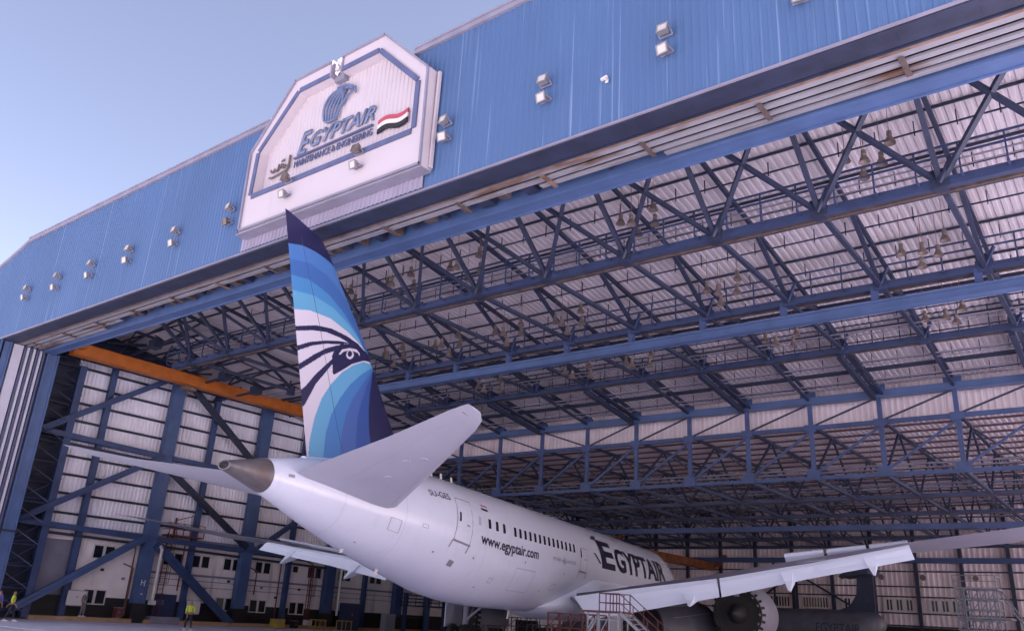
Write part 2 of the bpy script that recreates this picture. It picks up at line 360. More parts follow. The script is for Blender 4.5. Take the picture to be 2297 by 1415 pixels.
# ---- space frame
def web(mb, p, q, w, ladder=False):
    if not ladder: mb.bar(p,q,w,w); return
    p = Vector(p); q = Vector(q); d = q-p; a = d.cross(Vector((0,0,1))).normalized()*.22
    mb.bar(p+a,q+a,.08); mb.bar(p-a,q-a,.08); n = int(d.length/.8)
    for i in range(n): 
        c = p+d*(i+.5)/n; mb.bar(c+a,c-a,.09,.05)
def ztc(y): return zr(y)-.55
YB = [29.3,37.8,46.2]; YT = [25.0,33.5,42.0,50.4]
for ix, x in enumerate(NX):      # frames running into the hangar
    b = MB()
    if x > -51:
        b.bar((x,24.8,ztc(24.8)),(x,53.6,ztc(53.6)),.16,.2); b.bar((x,29.3,ZB),(x,46.2,ZB),.20,.18)
        for i, y in enumerate(YB):
            web(b,(x,y,ZB),(x,YT[i],ztc(YT[i])),.18, False); web(b,(x,y,ZB),(x,YT[i+1],ztc(YT[i+1])),.14,i==0 and x < -14)
            pass
        b.bar((x,46.2,ZB),(x,53,16.1),.16)
        if ix % 2: 
            b.bar((x-.25,46.3,ZB-.3),(x-.25,53,15.85),.26,.32); b.bar((x+.3,46.3,ZB-.1),(x+.3,53,16.0),.12)
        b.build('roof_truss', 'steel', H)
for i, y in enumerate(YB):       # chords running across
    b = MB(); x0, x1 = (-53.2,-48.4,-46.5)[i], 21.5
    b.bar((x0,y,ZB),(x1,y,ZB),.26,.34)
    b.bar((x0,y+.36,ZB-.17),(x1,y+.36,ZB-.17),.08,.06,mi=1)
    b.box(x0,y+.2,ZB-.12,x1,y+.6,ZB-.09,1)
    for dz in (.75,1.15): b.bar((x0,y-.55,ZB+dz),(x1,y-.55,ZB+dz),.07,.07)
    n = int((x1-x0)/1.42)
    for k in range(n): 
        x = x0+k*1.42; b.bar((x,y-.55,ZB),(x,y-.55,ZB+1.15),.06)
        b.bar((x,y-.55,ZB+.02),(x,y+.1,ZB+.02),.08)
    b.build('cross_chord', ['midblue','walk'], H)
    if i: yt = None
    b = MB(); yt = YT[i]
    for k in range(len(NX)-1):
        xa, xb = NX[k], NX[k+1]
        if xb < -51: continue
        b.bar((xa,y,ZB),(xb,yt,ztc(yt)),.17); b.bar((xb,y,ZB+.02),(xa,yt,ztc(yt)),.17)
    if i == 0: b.build('cross_web', 'steel', H)
    for x in NX:
        if x < -51: continue
        b = MB(); b.box(x-.24,y-.26,ZB-.24,x+.24,y+.26,ZB-.18); b.box(x-.3,y-.18,ZB-.2,x+.3,y-.14,ZB+.5); b.box(x-.25,y+.14,ZB-.2,x+.25,y+.18,ZB+.4); b.bar((x,y-.3,ZB-.1),(x+.5,y-.5,ZB+.7),.12)
        b.build('node_plate', 'steel' if i == 0 else 'midblue', H)
for y in YT:
    b = MB(); b.bar((-61,y,ztc(y)),(21.5,y,ztc(y)),.12,.16); b.build('top_chord', 'steel', H)
for k in range(11):
    y = 23.9+k*2.78; zp = zr(y); b = MB(); b.box(XL,y,zp-.13,XR,y+.08,zp-.02); b.box(-47,y+.55,zp-.62,21.5,y+.60,zp-.56)
    for x in NX:
        if x < -47: continue
        for dx in (.7,2.1,3.5): b.bar((x+dx,y+.57,zp-.1),(x+dx,y+.57,zp-.75),.04)
    b.build('purlin', 'steel', H)
# pipes under the roof
for y in (31.6,39.9,44.4,48.3,50.9):
    b = MB(); zq = zr(y)-1.0; b.tube((-58,y,zq),(21.5,y,zq),.04); b.tube((-58,y+.25,zq-.15),(21.5,y+.25,zq-.15),.03); b.build('service_pipe', 'coping', H)
# side edge truss at the left end
b = MB()
for y0,y1 in zip([24.8]+YB[:1],YB[:2]):
    b.bar((-50.6,y0,ZB if y0>25 else 20),(-50.6,y1,ZB),.2); b.bar((-50.6,y0,ZB if y0>25 else 20),(-50.6,(y0+y1)/2,ztc((y0+y1)/2)),.16); b.bar((-50.6,(y0+y1)/2,ztc((y0+y1)/2)),(-50.6,y1,ZB),.16)
b.bar((-50.6,24.8,ztc(24.8)),(-50.6,53,ztc(53)),.2)
for y in YB[:1]+YT[:2]: b.bar((-50.6,y,ztc(y)-.9),(-61.8,y,ztc(y)-.9),.14); b.bar((-50.6,y,ztc(y)),(-56,y,ztc(y)-.9),.1); b.bar((-56,y,ztc(y)-.9),(-61.8,y,ztc(y)),.1)
b.build('edge_truss', 'steel', H)
for i in range(5):
    y = 25.2+i*2.9; b = MB(); za = ztc(y)
    b.bar((-50.6,y,za),(-61.6,y+1.4,za-.2),.12); b.bar((-50.6,y,za-1.5),(-61.6,y+1.2,za-1.4),.14); b.bar((-53,y,za-1.5),(-57,y+1.4,za),.1); b.bar((-57,y,za),(-61.4,y+1,za-1.5),.1); b.bar((-50.6,y+1.4,za-1.5),(-54,y,za),.1)
    b.bar((-55,y-1.2,za-.8),(-55.4,y+1.6,za-.8),.16); b.bar((-58.6,y-1.2,za-1.1),(-58.6,y+1.7,za-.4),.14); b.box(-54.4,y-.3,za-1.9,-53.6,y+.3,za-1.3)
    b.build('edge_bracing', 'steel', H)
# crane runway hung below the second chord
b = MB(); b.box(-43,37.65,15.84,21.5,37.95,16.16); b.box(-43,37.55,15.78,21.5,38.05,15.84); b.box(-43,37.55,16.16,21.5,38.05,16.26)
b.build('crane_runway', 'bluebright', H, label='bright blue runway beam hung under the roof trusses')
for k, x in enumerate(NX):
    if x > -43:
        b = MB(); b.box(x-.45,37.66,16.26,x-.15,37.94,17.0); 
        b.build('hanger', 'blue', H)
# deep truss at the step between front and rear roofs
YD = 53.0
b = MB(); b.box(-60,YD-.2,15.9,21.5,YD+.2,16.3); b.box(-60,YD-.3,15.84,21.5,YD+.3,15.9); b.build('step_truss_chord', 'bluebright', H)
b = MB(); b.box(-60,YD-.12,14.2,21.5,YD+.12,14.45); b.build('step_truss_chord', 'blue', H)
b = MB(); b.box(-60,YD-.12,11.0,21.5,YD+.12,11.22); b.build('step_truss_chord', 'blue', H)
for k, x in enumerate(NX+[-59.5]):
    b = MB(); b.box(x-.13,YD-.1,11.2,x+.13,YD+.1,15.88); b.box(x-.42,YD-.2,10.98,x+.42,YD-.16,11.6); b.box(x-.38,YD-.2,14.05,x+.38,YD-.16,14.5)
    b.box(x-.5,YD-.24,16.3,x+.5,YD-.2,16.62)
    b.build('step_truss_post', 'blue', H)
    if k < len(NX)-1:
        x2 = NX[k+1]
        b = MB(); b.bar((x2,YD,11.3),(x,YD,14.1),.13); b.build('step_truss_diagonal', 'blue', H)
        b = MB()
        if x > -32: b.bar((x2,YD,14.4),(x,YD,15.9),.1)
        else: b.bar((x,YD,14.4),(x2,YD,15.9),.12)
        b.build('step_truss_diagonal', 'steel', H)
# rear space frame
YR = [53,61.5,70,78.5,87,95]; ZR0, ZR1 = 11.1, 14.5
for x in NX+[-59.5]:
    b = MB(); b.bar((x,53,ZR0),(x,95,ZR0),.2); b.bar((x,53,ZR1),(x,95,ZR1),.18)
    for i in range(len(YR)-1):
        ym = (YR[i]+YR[i+1])/2
        b.bar((x,YR[i],ZR0),(x,ym,ZR1),.13); b.bar((x,ym,ZR1),(x,YR[i+1],ZR0),.13)
    b.build('roof_truss', 'steel', H)
for y in YR[1:]:
    b = MB(); b.bar((-61,y,ZR0),(21.5,y,ZR0),.2,.24); b.box(-61,y+.2,ZR0-.15,21.5,y+.5,ZR0-.12,1)
    for dz in (.6,1.0): b.bar((-61,y-.5,ZR0+dz),(21.5,y-.5,ZR0+dz),.06)
    b.build('cross_chord', ['midblue','walk'], H)
    b = MB()
    for k in range(len(NX)-1): 
        b.bar((NX[k],y,ZR0),(NX[k+1],y-4.25,ZR1),.09)
    b.build('cross_web', 'steel', H)
for k in range(21):
    y = 55.5+k*1.95; b = MB(); b.box(XL,y,14.97,XR,y+.1,15.09); b.build('purlin', 'deepred', H)
for y in (58,66,74.2,82.5):
    b = MB(); b.tube((-60,y,12.6),(21.5,y,12.6),.06); b.tube((-60,y+.3,12.4),(21.5,y+.3,12.4),.05); b.build('service_pipe', 'coping', H)
b = MB(); b.box(-58,66.2,9.45,21.5,66.6,9.85); b.build('crane_runway', 'blue', H, label='faded blue runway beam across the rear bay')
b = MB(); b.box(-58,93.2,9.3,21.5,93.7,9.8); b.build('crane_runway', 'blue', H, label='blue runway beam along the rear wall')

# ------------------------------------------------------------------ sign on the facade
SG = empty('sign_board', (-25.6,19.97,17.1), 0, 'large white eight sided sign frame with raised lettering on the blue facade', 'sign')
def sx(b, name, m, **k):
    o = b.build(name, m, SG, **k); o.location = (25.6,-19.97,-17.1); return o
pr = ribs(-32.3, -20.6, .26, -.04); b = MB(); vs = []; fs = []
def ztop(x): return min(24.6, 17.9+ (x+32.5)*2.9, 24.6-max(0,(x+23.2))*1.0)
for x, d in pr: 
    vs += [(x,19.9+d,17.16),(x,19.9+d,18.4)]
for i in range(len(pr)-1): fs.append((2*i,2*i+2,2*i+3,2*i+1))
b.add(vs, fs); sx(b,'lower_panel','lowpanel')
pr = ribs(-31.6, -20.5, .25, -.03); b = MB(); vs = []; fs = []
def zi(x): return min(25.1, 22.35+(x+31.6)*1.04, 25.1-max(0,(x+23.4))*.95)
for x, d in pr: vs += [(x,19.86+d,18.4),(x,19.86+d,zi(x))]
for i in range(len(pr)-1): fs.append((2*i,2*i+2,2*i+3,2*i+1))
b.add(vs, fs); sx(b,'back_panel','sign')
OUT = [(-31.25,17.55),(-31.4,21.7),(-28.75,24.78),(-26.2,24.78)]; OUT2 = [(-25.42,24.78),(-22.8,24.78),(-19.95,21.95),(-19.85,17.5)]
INN = [(-30.7,19.32),(-30.65,21.5),(-28.3,23.92),(-26.2,23.92)]; INN2 = [(-25.42,23.92),(-23.1,23.92),(-20.6,21.45),(-20.57,19.3)]
def sc_(P): return [(x*1.021,1.7+(z-1.7)*1.021) for x,z in P]
OUT, OUT2, INN, INN2 = sc_(OUT), sc_(OUT2), sc_(INN), sc_(INN2)
b = MB()
def quad(a,b_,c,d,y0=19.4,y1=19.97): b.prism([a,b_,c,d],y0,y1)
for i in range(3): quad(OUT[i],OUT[i+1],INN[i+1],INN[i]); quad(OUT2[i],OUT2[i+1],INN2[i+1],INN2[i])
quad(OUT[0],OUT2[3],INN2[3],INN[0])
sx(b,'frame','sign')
b = MB()
def strip(p, q, w, y0=19.33, y1=19.398): 
    d = Vector((q[0]-p[0],q[1]-p[1])); d.normalize(); n = Vector((-d.y,d.x))*w
    b.prism([p,q,(q[0]+n.x,q[1]+n.y),(p[0]+n.x,p[1]+n.y)],y0,y1)
for i in range(3): strip(INN[i],INN[i+1],.24); strip(INN2[i],INN2[i+1],.24)
strip(INN2[3],INN[0],.24)
sx(b,'inner_trim','trim')
b = MB()
for i in range(3): strip(OUT[i],OUT[i+1],-.09,19.30,19.399); strip(OUT2[i],OUT2[i+1],-.09,19.30,19.399)
strip(OUT2[3],OUT[0],-.10,19.30,19.399)
b.box(-26.75,19.32,24.4,-26.67,19.9,25.27); b.box(-26.03,19.32,24.4,-25.95,19.9,25.27); b.box(-26.67,19.6,24.2,-26.03,19.85,24.5)
b.box(-31.95,19.3,17.68,-20.2,19.89,17.74)
sx(b,'edge_trim','coping')
b = MB(); b.box(-31.92,19.42,17.745,-20.25,19.9,17.85); b.box(-20.24,19.76,17.86,-20.14,19.9,22.3); sx(b,'return_panel','sign')
b = MB()
for (x,z,r) in ((-26.4,25.2,.12),(-26.3,25.0,.10),(-26.45,24.85,.13)): b.box(x-r,19.45,z-r,x+r,19.6,z+r)
sx(b,'notch_bracket','frame')
def text_bm(txt, size=1., off=0., shear=0., spacing=1.):
    cu = bpy.data.curves.new('t','FONT'); cu.body = txt; cu.size = size; cu.offset = off; cu.shear = shear; cu.space_character = spacing; cu.resolution_u = 3
    o = bpy.data.objects.new('t', cu); C.objects.link(o)
    dg = bpy.context.evaluated_depsgraph_get(); dg.update(); me = bpy.data.meshes.new_from_object(o.evaluated_get(dg))
    bm = bmesh.new(); bm.from_mesh(me); bpy.data.objects.remove(o); bpy.data.curves.remove(cu); bpy.data.meshes.remove(me)
    bmesh.ops.triangulate(bm, faces=bm.faces)
    return bm
def fit(bm, x0, x1, y0, y1):
    xs = [v.co.x for v in bm.verts]; ys = [v.co.y for v in bm.verts]; a,b_,c,d = min(xs),max(xs),min(ys),max(ys)
    for v in bm.verts: v.co.x = x0+(v.co.x-a)/(b_-a)*(x1-x0); v.co.y = y0+(v.co.y-c)/(d-c)*(y1-y0)
def bmobj(bm, name, m, parent, label=None):
    me = bpy.data.meshes.new(name); bm.to_mesh(me); bm.free(); me.materials.append(M_[m])
    o = bpy.data.objects.new(name, me); C.objects.link(o); o.parent = parent
    if label: o['label'] = label
    return o
def raised_text(txt, x0, x1, z0, z1, y0, dep, name, m, **k):
    bm = text_bm(txt, **k); fit(bm, x0, x1, z0, z1)
    for v in bm.verts: v.co = Vector((v.co.x, y0, v.co.y))
    r = bmesh.ops.extrude_face_region(bm, geom=bm.faces[:])
    for e in r['geom']:
        if isinstance(e, bmesh.types.BMVert): e.co.y -= dep
    o = bmobj(bm, name, m, SG); o.location = (25.6,-19.97,-17.1); return o
raised_text('E', -28.85, -28.0, 21.15, 22.3, 19.78, .06, 'lettering', 'signblue', off=.02, shear=.35)
raised_text('GYPTAIR', -28.0, -23.75, 21.3, 22.05, 19.78, .06, 'lettering', 'signblue', off=.015, shear=.35)
raised_text('MAINTENANCE & ENGINEERING', -28.95, -23.8, 20.55, 20.88, 19.78, .05, 'lettering', 'trim', off=.0)
b = MB(); b.box(-29.0,19.68,21.0,-23.8,19.8,21.07); sx(b,'underline','trim')
# arabic name drawn as thick strokes
b = MB()
def stroke(pts, w=.07, y=19.74):
    for p, q in zip(pts, pts[1:]): b.bar((p[0],y,p[1]),(q[0],y,q[1]),.08,w,upv=(0,1,0))
stroke([(-29.35,21.35),(-29.35,20.75),(-29.45,20.6),(-29.6,20.55)],.09); stroke([(-30.75,20.55),(-30.5,20.5),(-30.2,20.52),(-29.6,20.6)],.06)
stroke([(-30.7,20.95),(-30.6,20.8),(-30.45,20.8),(-30.4,20.92),(-30.3,20.8),(-30.15,20.8),(-30.1,21.1)]); stroke([(-30.0,20.85),(-29.9,21.05),(-29.8,21.0),(-29.85,20.85),(-29.7,20.8),(-29.6,20.95)])
stroke([(-29.95,21.2),(-29.75,21.25)],.06)
sx(b,'lettering','lampbrown')
# waving flag: red, white, black
for k, m in enumerate(('red','frame','dado')):
    b = MB(); top = []; bot = []
    for i in range(13):
        t = i/12; x = -23.45+1.75*t; z = 21.08-.215*k+.10*sin(2*pi*t)+.03*t; top.append((x,z)); bot.append((x,z-.205))
    for i in range(12): b.prism([top[i],top[i+1],bot[i+1],bot[i]],19.70,19.78)
    sx(b,'flag_band',m)
# winged head emblem: curved feathers fanning from the crown
b = MB()
def bez(p,c,q,n=10): return [((1-t)**2*p[0]+2*t*(1-t)*c[0]+t*t*q[0],(1-t)**2*p[1]+2*t*(1-t)*c[1]+t*t*q[1]) for t in [i/n for i in range(n+1)]]
for k in range(6):
    P = bez((-25.75-.06*k,23.78-.06*k),(-27.75+.36*k,24.0-.16*k),(-27.2+.165*k,22.42-.05*k))
    for i in range(10): b.bar((P[i][0],19.72,P[i][1]),(P[i+1][0],19.72,P[i+1][1]),.1,.10*(.5+.5*sin(pi*min(1,(i+1)/8))),upv=(0,1,0))
for P,w_ in ((bez((-26.5,23.9),(-25.9,23.95),(-25.35,23.55)),.13),(bez((-25.35,23.55),(-25.3,23.4),(-25.2,23.2)),.06),(bez((-25.9,23.7),(-25.5,23.6),(-25.45,23.45)),.12),(bez((-25.5,23.4),(-26.2,22.9),(-26.35,22.3)),.07),(bez((-27.05,22.3),(-26.7,22.15),(-26.35,22.25)),.08)):
    for p,q in zip(P,P[1:]): b.bar((p[0],19.71,p[1]),(q[0],19.71,q[1]),.1,w_,upv=(0,1,0))
sx(b,'emblem','signblue', label='blue falcon head emblem with fanned feathers')

# ------------------------------------------------------------------ floodlights
def make_flood(face):
    r = empty('floodlight'); r.scale = (.66,.66,.66)
    b = MB(); b.loft([[(-.24,.02,-.2),(.24,.02,-.2),(.24,.02,.2),(-.24,.02,.2)],[(-.28,-.26,-.25),(.28,-.26,-.25),(.28,-.26,.25),(-.28,-.26,.25)]])
    b.box(-.3,-.30,-.27,.3,-.26,-.21); b.box(-.3,-.30,.21,.3,-.26,.27); b.box(-.3,-.30,-.21,-.24,-.26,.21); b.box(.24,-.30,-.21,.3,-.26,.21)
    for i in range(4): b.box(-.2+i*.12,.02,-.16,-.17+i*.12,.08,.16)
    h = b.build('housing','lampgrey' if face else 'lampbrown',r)
    b = MB(); b.box(-.238,-.275,-.208,.238,-.262,.208); b.build('glass','lampglass' if face else 'lampbrown',h)
    b = MB(); b.box(-.36,-.12,-.05,-.31,-.04,.05); b.box(.31,-.12,-.05,.36,-.04,.05); b.bar((-.335,-.08,0),(-.335,.24,-.1),.05,.07); b.bar((.335,-.08,0),(.335,.24,-.1),.05,.07); b.box(-.37,.2,-.16,.37,.26,-.04)
    b.build('bracket','coping',r)
    return r
proto = [make_flood(True), make_flood(False)]; usedp = [False, False]
pairs = [(-55.7,19.99,19.38,0,0),(-51.55,19.97,19.24,0,0),(-47.3,19.86,19.14,0,0),(-43.05,19.79,19.12,0,0),(-38.4,19.74,19.04,0,0),(-33.62,19.78,19.03,0,1),
         (-28.5,19.58,18.8,1,0),(-23.88,19.53,18.82,1,0),(-19.55,19.69,18.97,0,0),(-14.85,19.67,18.97,0,0),(-10.12,19.73,18.99,0,0),(-5.8,19.75,18.97,0,0)]
desc = ['leftmost pair on the facade','second pair from the left end of the facade','third pair from the left end of the facade','fourth pair from the left end of the facade','fifth pair from the left end of the facade','pair just left of the white sign',
        'left pair on the sign, above the tail fin tip','right pair on the sign, below the lettering','pair just right of the white sign','second pair right of the sign','third pair right of the sign','pair at the top edge of the picture']
for i, (x,z0,z1,dz,db) in enumerate(pairs):
    for k, z in enumerate((z0,z1)):
        brown = (dz and k == 0) or (db and k == 1); pi_ = 1 if brown else 0
        o = proto[pi_] if not usedp[pi_] else copy_tree(proto[pi_]); usedp[pi_] = True
        onsign = x in (-28.5,-23.88)
        o.location = (x, 19.18 if onsign else 19.76, z); o.rotation_euler = (radians(-12 if k == 0 else 14), 0, radians(random.uniform(-6,6)))
        tag(o, ('brown' if brown else 'grey')+' floodlight, '+('upper' if k == 0 else 'lower')+' of the '+desc[i], 'floodlight', 'floodlight pairs along the facade')
r = empty('security_camera', (-12.35,19.9,18.81), 0, 'small white security camera on the blue facade between two floodlight pairs', 'security camera'); r.scale = (.7,.7,.7)
b = MB(); b.tube((0,.05,0),(0,-.15,0),.05); b.box(-.08,.0,-.1,.08,.06,.1); b.build('bracket','frame',r)
b = MB(); b.bar((-.2,-.15,.02),(.12,-.2,.05),.12,.12); b.box(.1,-.26,.0,.16,-.14,.1); b.build('camera_body','frame',r)

# ------------------------------------------------------------------ pendant lamps
def make_pendant(drop):
    r = empty('pendant_lamp'); r.scale = (.76,.76,.76)
    b = MB(); b.lathe([(.05,.30),(.12,.26),(.13,.02),(.10,-.02),(.16,-.10),(.27,-.36),(.28,-.40),(.25,-.395),(.02,-.2)],n=12); b.build('lamp_shade','lampbrown',r,smooth=True)
    b = MB(); b.tube((0,0,.3),(0,0,drop),.018,6); b.build('cord','rust',r)
    return r
pp = make_pendant(2.2); pused = False
rows = [('front row', 28.2, 18.5, (-6.3,-15.8,-25.6,-30.2,-34.8), 5), ('second row', 35.3, 17.6, (-6.0,-15.0,-24.1,-28.3,-33,-37.6), 5), ('third row', 40.4, 16.3, (-6.4,-14.2,-22.6,-26.7,-33.6), 4)]
ordn = ['rightmost','second from the right','third from the right','fourth from the right','fifth from the right','sixth from the right']
offs = [(-.9,.0,.0),(.0,-.5,-.35),(.75,.1,.25),(.35,.7,-.1),(-.45,.65,-.45)]
for nm, y, z, xs, n in rows:
    for j, x in enumerate(xs):
        for k in range(n):
            o = pp if not pused else copy_tree(pp); pused = True
            dx,dy,dz = offs[k]; o.location = (x+dx+random.uniform(-.12,.12), y+dy, z+dz*1.2+random.uniform(-.1,.1)); o.rotation_euler = (0,0,random.uniform(0,3))
            tag(o, 'brown pendant lamp in the '+ordn[j]+' cluster of the '+nm, 'pendant lamp', 'pendant lamps in the '+ordn[j]+' cluster of the '+nm)
rr_rows = [(58.5,12.4),(66.8,12.4),(75,12.3)]
for ri, (y, z) in enumerate(rr_rows):
    for j, x in enumerate((-6.4,-14.8,-23.4,-31.9,-40.4)):
        for k in range(4):
            o = copy_tree(pp); dx,dy,dz = offs[k]; o.location = (x+dx, y+dy, z+dz); o.rotation_euler = (0,0,random.uniform(0,3))
            tag(o, 'small brown pendant lamp in the '+ordn[j]+' cluster, '+('nearest','middle','farthest')[ri]+' row, rear bay', 'pendant lamp', 'rear bay lamps, '+ordn[j]+' cluster of the '+('nearest','middle','farthest')[ri]+' row')
wl = []
for j, x in enumerate((-10.6,-15.6,-20.4,-24.4,-28.4,-32.6)):
    b = MB(); b.tube((0,0,0),(0,-.35,0),.14,10); b.tube((0,-.35,0),(0,-.5,0),.27,12); b.box(-.08,-.3,-.3,.08,-.2,.3)
    o = b.build('wall_lamp','lampbrown' if j else 'lampgrey'); o.location = (x,95.7,8.05)
    tag(o, ['pale round wall lamp at the right picture edge on the rear wall','second round wall lamp from the right on the rear wall','third round wall lamp from the right on the rear wall','fourth round wall lamp from the right on the rear wall','round wall lamp on the rear wall right of the flap fairing','leftmost round wall lamp on the rear wall'][j], 'wall lamp', 'round lamps on the rear wall')

# ------------------------------------------------------------------ orange cranes
def crane(loc, ln, label, m='orange'):
    r = empty('overhead_crane', loc, 0, label, 'crane')
    b = MB(); b.box(-.35,0,.05,.35,ln,.78); b.box(-.42,0,0,.42,ln,.05); b.box(-.42,0,.78,.42,ln,.83)
    for k in range(int(ln/1.6)): b.box(.35,.8+k*1.6,.06,.38,.86+k*1.6,.77)
    b.build('bridge_girder',m,r)
    for y in (.1, ln-.5):
        b = MB(); b.box(-.9,y,.35,1.3,y+.4,.8); b.box(-1.0,y-.1,.8,-.5,y+.5,1.15); b.box(.8,y-.1,.8,1.3,y+.5,1.15)
        b.bar((.6,y+.2,.8),(1.5,y+.2,1.5),.22); b.box(1.3,y,1.3,1.8,y+.4,1.7); b.build('end_truck',m,r)
    b = MB(); b.box(-.3,ln*.42,-.35,.3,ln*.42+1.0,-.06); b.tube((0,ln*.42+.5,-.35),(0,ln*.42+.5,-.9),.04); b.build('hoist','rust',r)
    return r
crane((-58.0,24.4,17.25), 20.5, 'long orange crane girder along the top of the left side wall')
crane((-42.6,70.0,8.4), 24, 'orange crane girder behind the aircraft fuselage in the rear bay', 'dimorange')

# ------------------------------------------------------------------ office block against the left wall
O = empty('office_block', (-61.9,45,0), 0, 'cream two storey office block with black base built against the left wall', 'building')
def ob(b, name, m, parent=O, **k):
    o = b.build(name, m, parent, **k)
    if parent is O: o.location = (61.9,-45,0)
    return o
b = MB(); b.box(-62.2,29.7,1.62,-61.72,76,6.0); b.box(-62.2,26.95,5.3,-61.72,29.7,6.0); ob(b,'wall','cream')
b = MB(); b.box(-62.2,26.95,1.62,-61.95,29.7,5.3); ob(b,'recessed_panel','coping')
b = MB(); b.box(-62.2,26.95,6.0,-61.55,76,6.32); ob(b,'parapet','coping')
b = MB(); b.box(-62.2,26.95,.28,-61.70,76,1.62); ob(b,'painted_base','dado')
b = MB()
for z in (3.55,3.2,2.75): b.box(-61.72,34.9,z,-61.64,64,z+(.16 if z > 3.4 else .05))
ob(b,'cable_tray','coping')
def win(y0,y1,z0,z1):
    b = MB(); x = -61.69; b.box(x-.02,y0,z0,x+.03,y1,z0+.08); b.box(x-.02,y0,z1-.08,x+.03,y1,z1); b.box(x-.02,y0,z0+.08,x+.03,y0+.08,z1-.08); b.box(x-.02,y1-.08,z0+.08,x+.03,y1,z1-.08)
    ym = (y0+y1)/2; b.box(x-.02,ym-.1,z0+.08,x+.035,ym+.1,z1-.08)
    w = ob(b,'window','frame')
    b = MB(); b.box(x-.02,y0+.08,z0+.08,x-.002,ym-.1,z1-.08); b.box(x-.02,ym+.1,z0+.08,x-.002,y1-.08,z1-.08); b.build('pane','glass',w)
for y0 in (30.75,36.3,38.75,41.65,44.75,50.4,54,58): win(y0,y0+1.65,4.2,5.2)
for y0 in (30.7,41.5,44.75,48.85,56): win(y0,y0+1.7,1.1,2.15)
b = MB(); b.box(-61.69,48.8,4.6,-61.66,49.3,5.1); ob(b,'vent','dado')
d = MB(); d.box(-61.7,36.1,.5,-61.62,38.0,2.1); dd = ob(d,'door','cabinet')
b = MB(); b.box(-61.6,36.3,1.3,-61.59,37.0,1.7); b.build('notice','trim',dd)
b = MB(); b.box(-61.7,35.6,.0,-60.7,38.0,.5); ob(b,'door_step','coping')
for y,z0,z1,m in ((29.7,1.6,5.5,'maroon'),(33.9,.4,5.2,'maroon'),(37.9,2.4,6,'maroon'),(45.0,2.5,4.4,'maroon'),(47.4,.3,5.9,'maroon'),(50.9,.3,5.4,'maroon'),(54.2,1.5,5.8,'frame'),(34.0,.4,3.8,'rust')):
    b = MB(); b.tube((-61.62,y,z0),(-61.62,y,z1),.05,8); b.tube((-61.62,y,z1),(-61.62,y-.8,z1+.25),.05,8); ob(b,'pipe',m)
for i,(y,z) in enumerate(((31.6,3.4),(33.3,2.9),(42.3,3.3),(45.6,3.0),(49.6,3.1),(40.2,2.6),(47.2,2.3),(52.6,2.4),(38.6,3.1),(57,2.8))):
    b = MB(); b.box(-61.7,y,z,-61.6,y+.22,z+.18); ob(b,'junction_box','coping' if i%2 else 'dado')
b = MB(); b.box(-62.2,26.9,0,-60.6,34.1,.27); b.box(-62.2,35.1,0,-60.6,35.6,.26); b.box(-62.2,38.0,0,-60.6,75,.27)
tag(b.build('kerb','kerb'), kind='structure')
# tall pale pipe standing beside the main column
b = MB(); b.tube((-60.55,35.4,1.6),(-60.55,35.4,5.3),.12,10); b.tube((-60.55,35.4,5.3),(-60.55,35.2,5.5),.12,10); b.box(-60.75,35.2,1.3,-60.35,35.6,1.6)
tag(b.build('drainpipe','frame'), 'pale upright pipe beside the numbered blue column', 'pipe')
b = MB(); b.tube((-60.55,53.4,1.2),(-60.55,53.4,5.6),.11,10); b.tube((-60.55,53.4,5.6),(-60.9,53.4,5.8),.11,10)
tag(b.build('drainpipe','frame'), 'pale upright pipe under the port wing flap', 'pipe')
# number painted on the column
b = MB(); x = -60.88
b.box(x,34.42,2.62,x+.012,34.50,3.0); b.box(x,34.50,2.78,x+.012,34.68,2.85); b.box(x,34.68,2.55,x+.012,34.76,3.0); b.box(x,34.55,1.95,x+.012,34.72,2.05)
b.build('column_marking','frame',H)
# red ladders with cage
def ladder(y, z0, z1, x, label):
    r = empty('access_ladder', (x,y,z0), 0, label, 'ladder'); h = z1-z0
    for s in (-.22,.22):
        b = MB(); b.bar((0,s,0),(0,s,h),.05); b.build('rail','maroon',r)
    b = MB()
    for k in range(int(h/.3)): b.bar((0,-.22,.15+k*.3),(0,.22,.15+k*.3),.03)
    b.build('rung','maroon',r)
    b = MB()
    for k in range(3,int(h/.8)+1):
        z = k*.8; pts = [(0,-.25,z),(.35,-.35,z),(.6,0,z),(.35,.35,z),(0,.25,z)]
        for p,q in zip(pts,pts[1:]): b.bar(p,q,.03)
    for p in ((.35,-.35),(.6,0),(.35,.35)): b.bar((p[0],p[1],2.4),(p[0],p[1],h),.025)
    b.build('cage','maroon',r)
ladder(36.3,.5,6.6,-61.3,'dark red caged ladder up the office block beside the numbered column')
ladder(50.6,.3,5.2,-61.3,'dark red ladder on the office block under the port flap')
r = empty('roof_platform', (-61.2,37,6.35), 0, 'dark red railed platform on top of the office block roof', 'platform')
b = MB(); b.box(-.5,-1.2,0,.5,1.8,.1); b.build('deck','maroon',r)
b = MB()
for z in (.5,.95): b.bar((.5,-1.2,z),(.5,1.8,z),.05); b.bar((-.5,-1.2,z),(.5,-1.2,z),.05)
for k in range(6): b.bar((.5,-1.2+k*.6,0),(.5,-1.2+k*.6,.95),.05)
b.bar((0,-.5,.1),(0,-.5,1.4),.12); b.bar((0,-.5,1.2),(.2,.9,1.7),.06); b.build('railing','maroon',r)
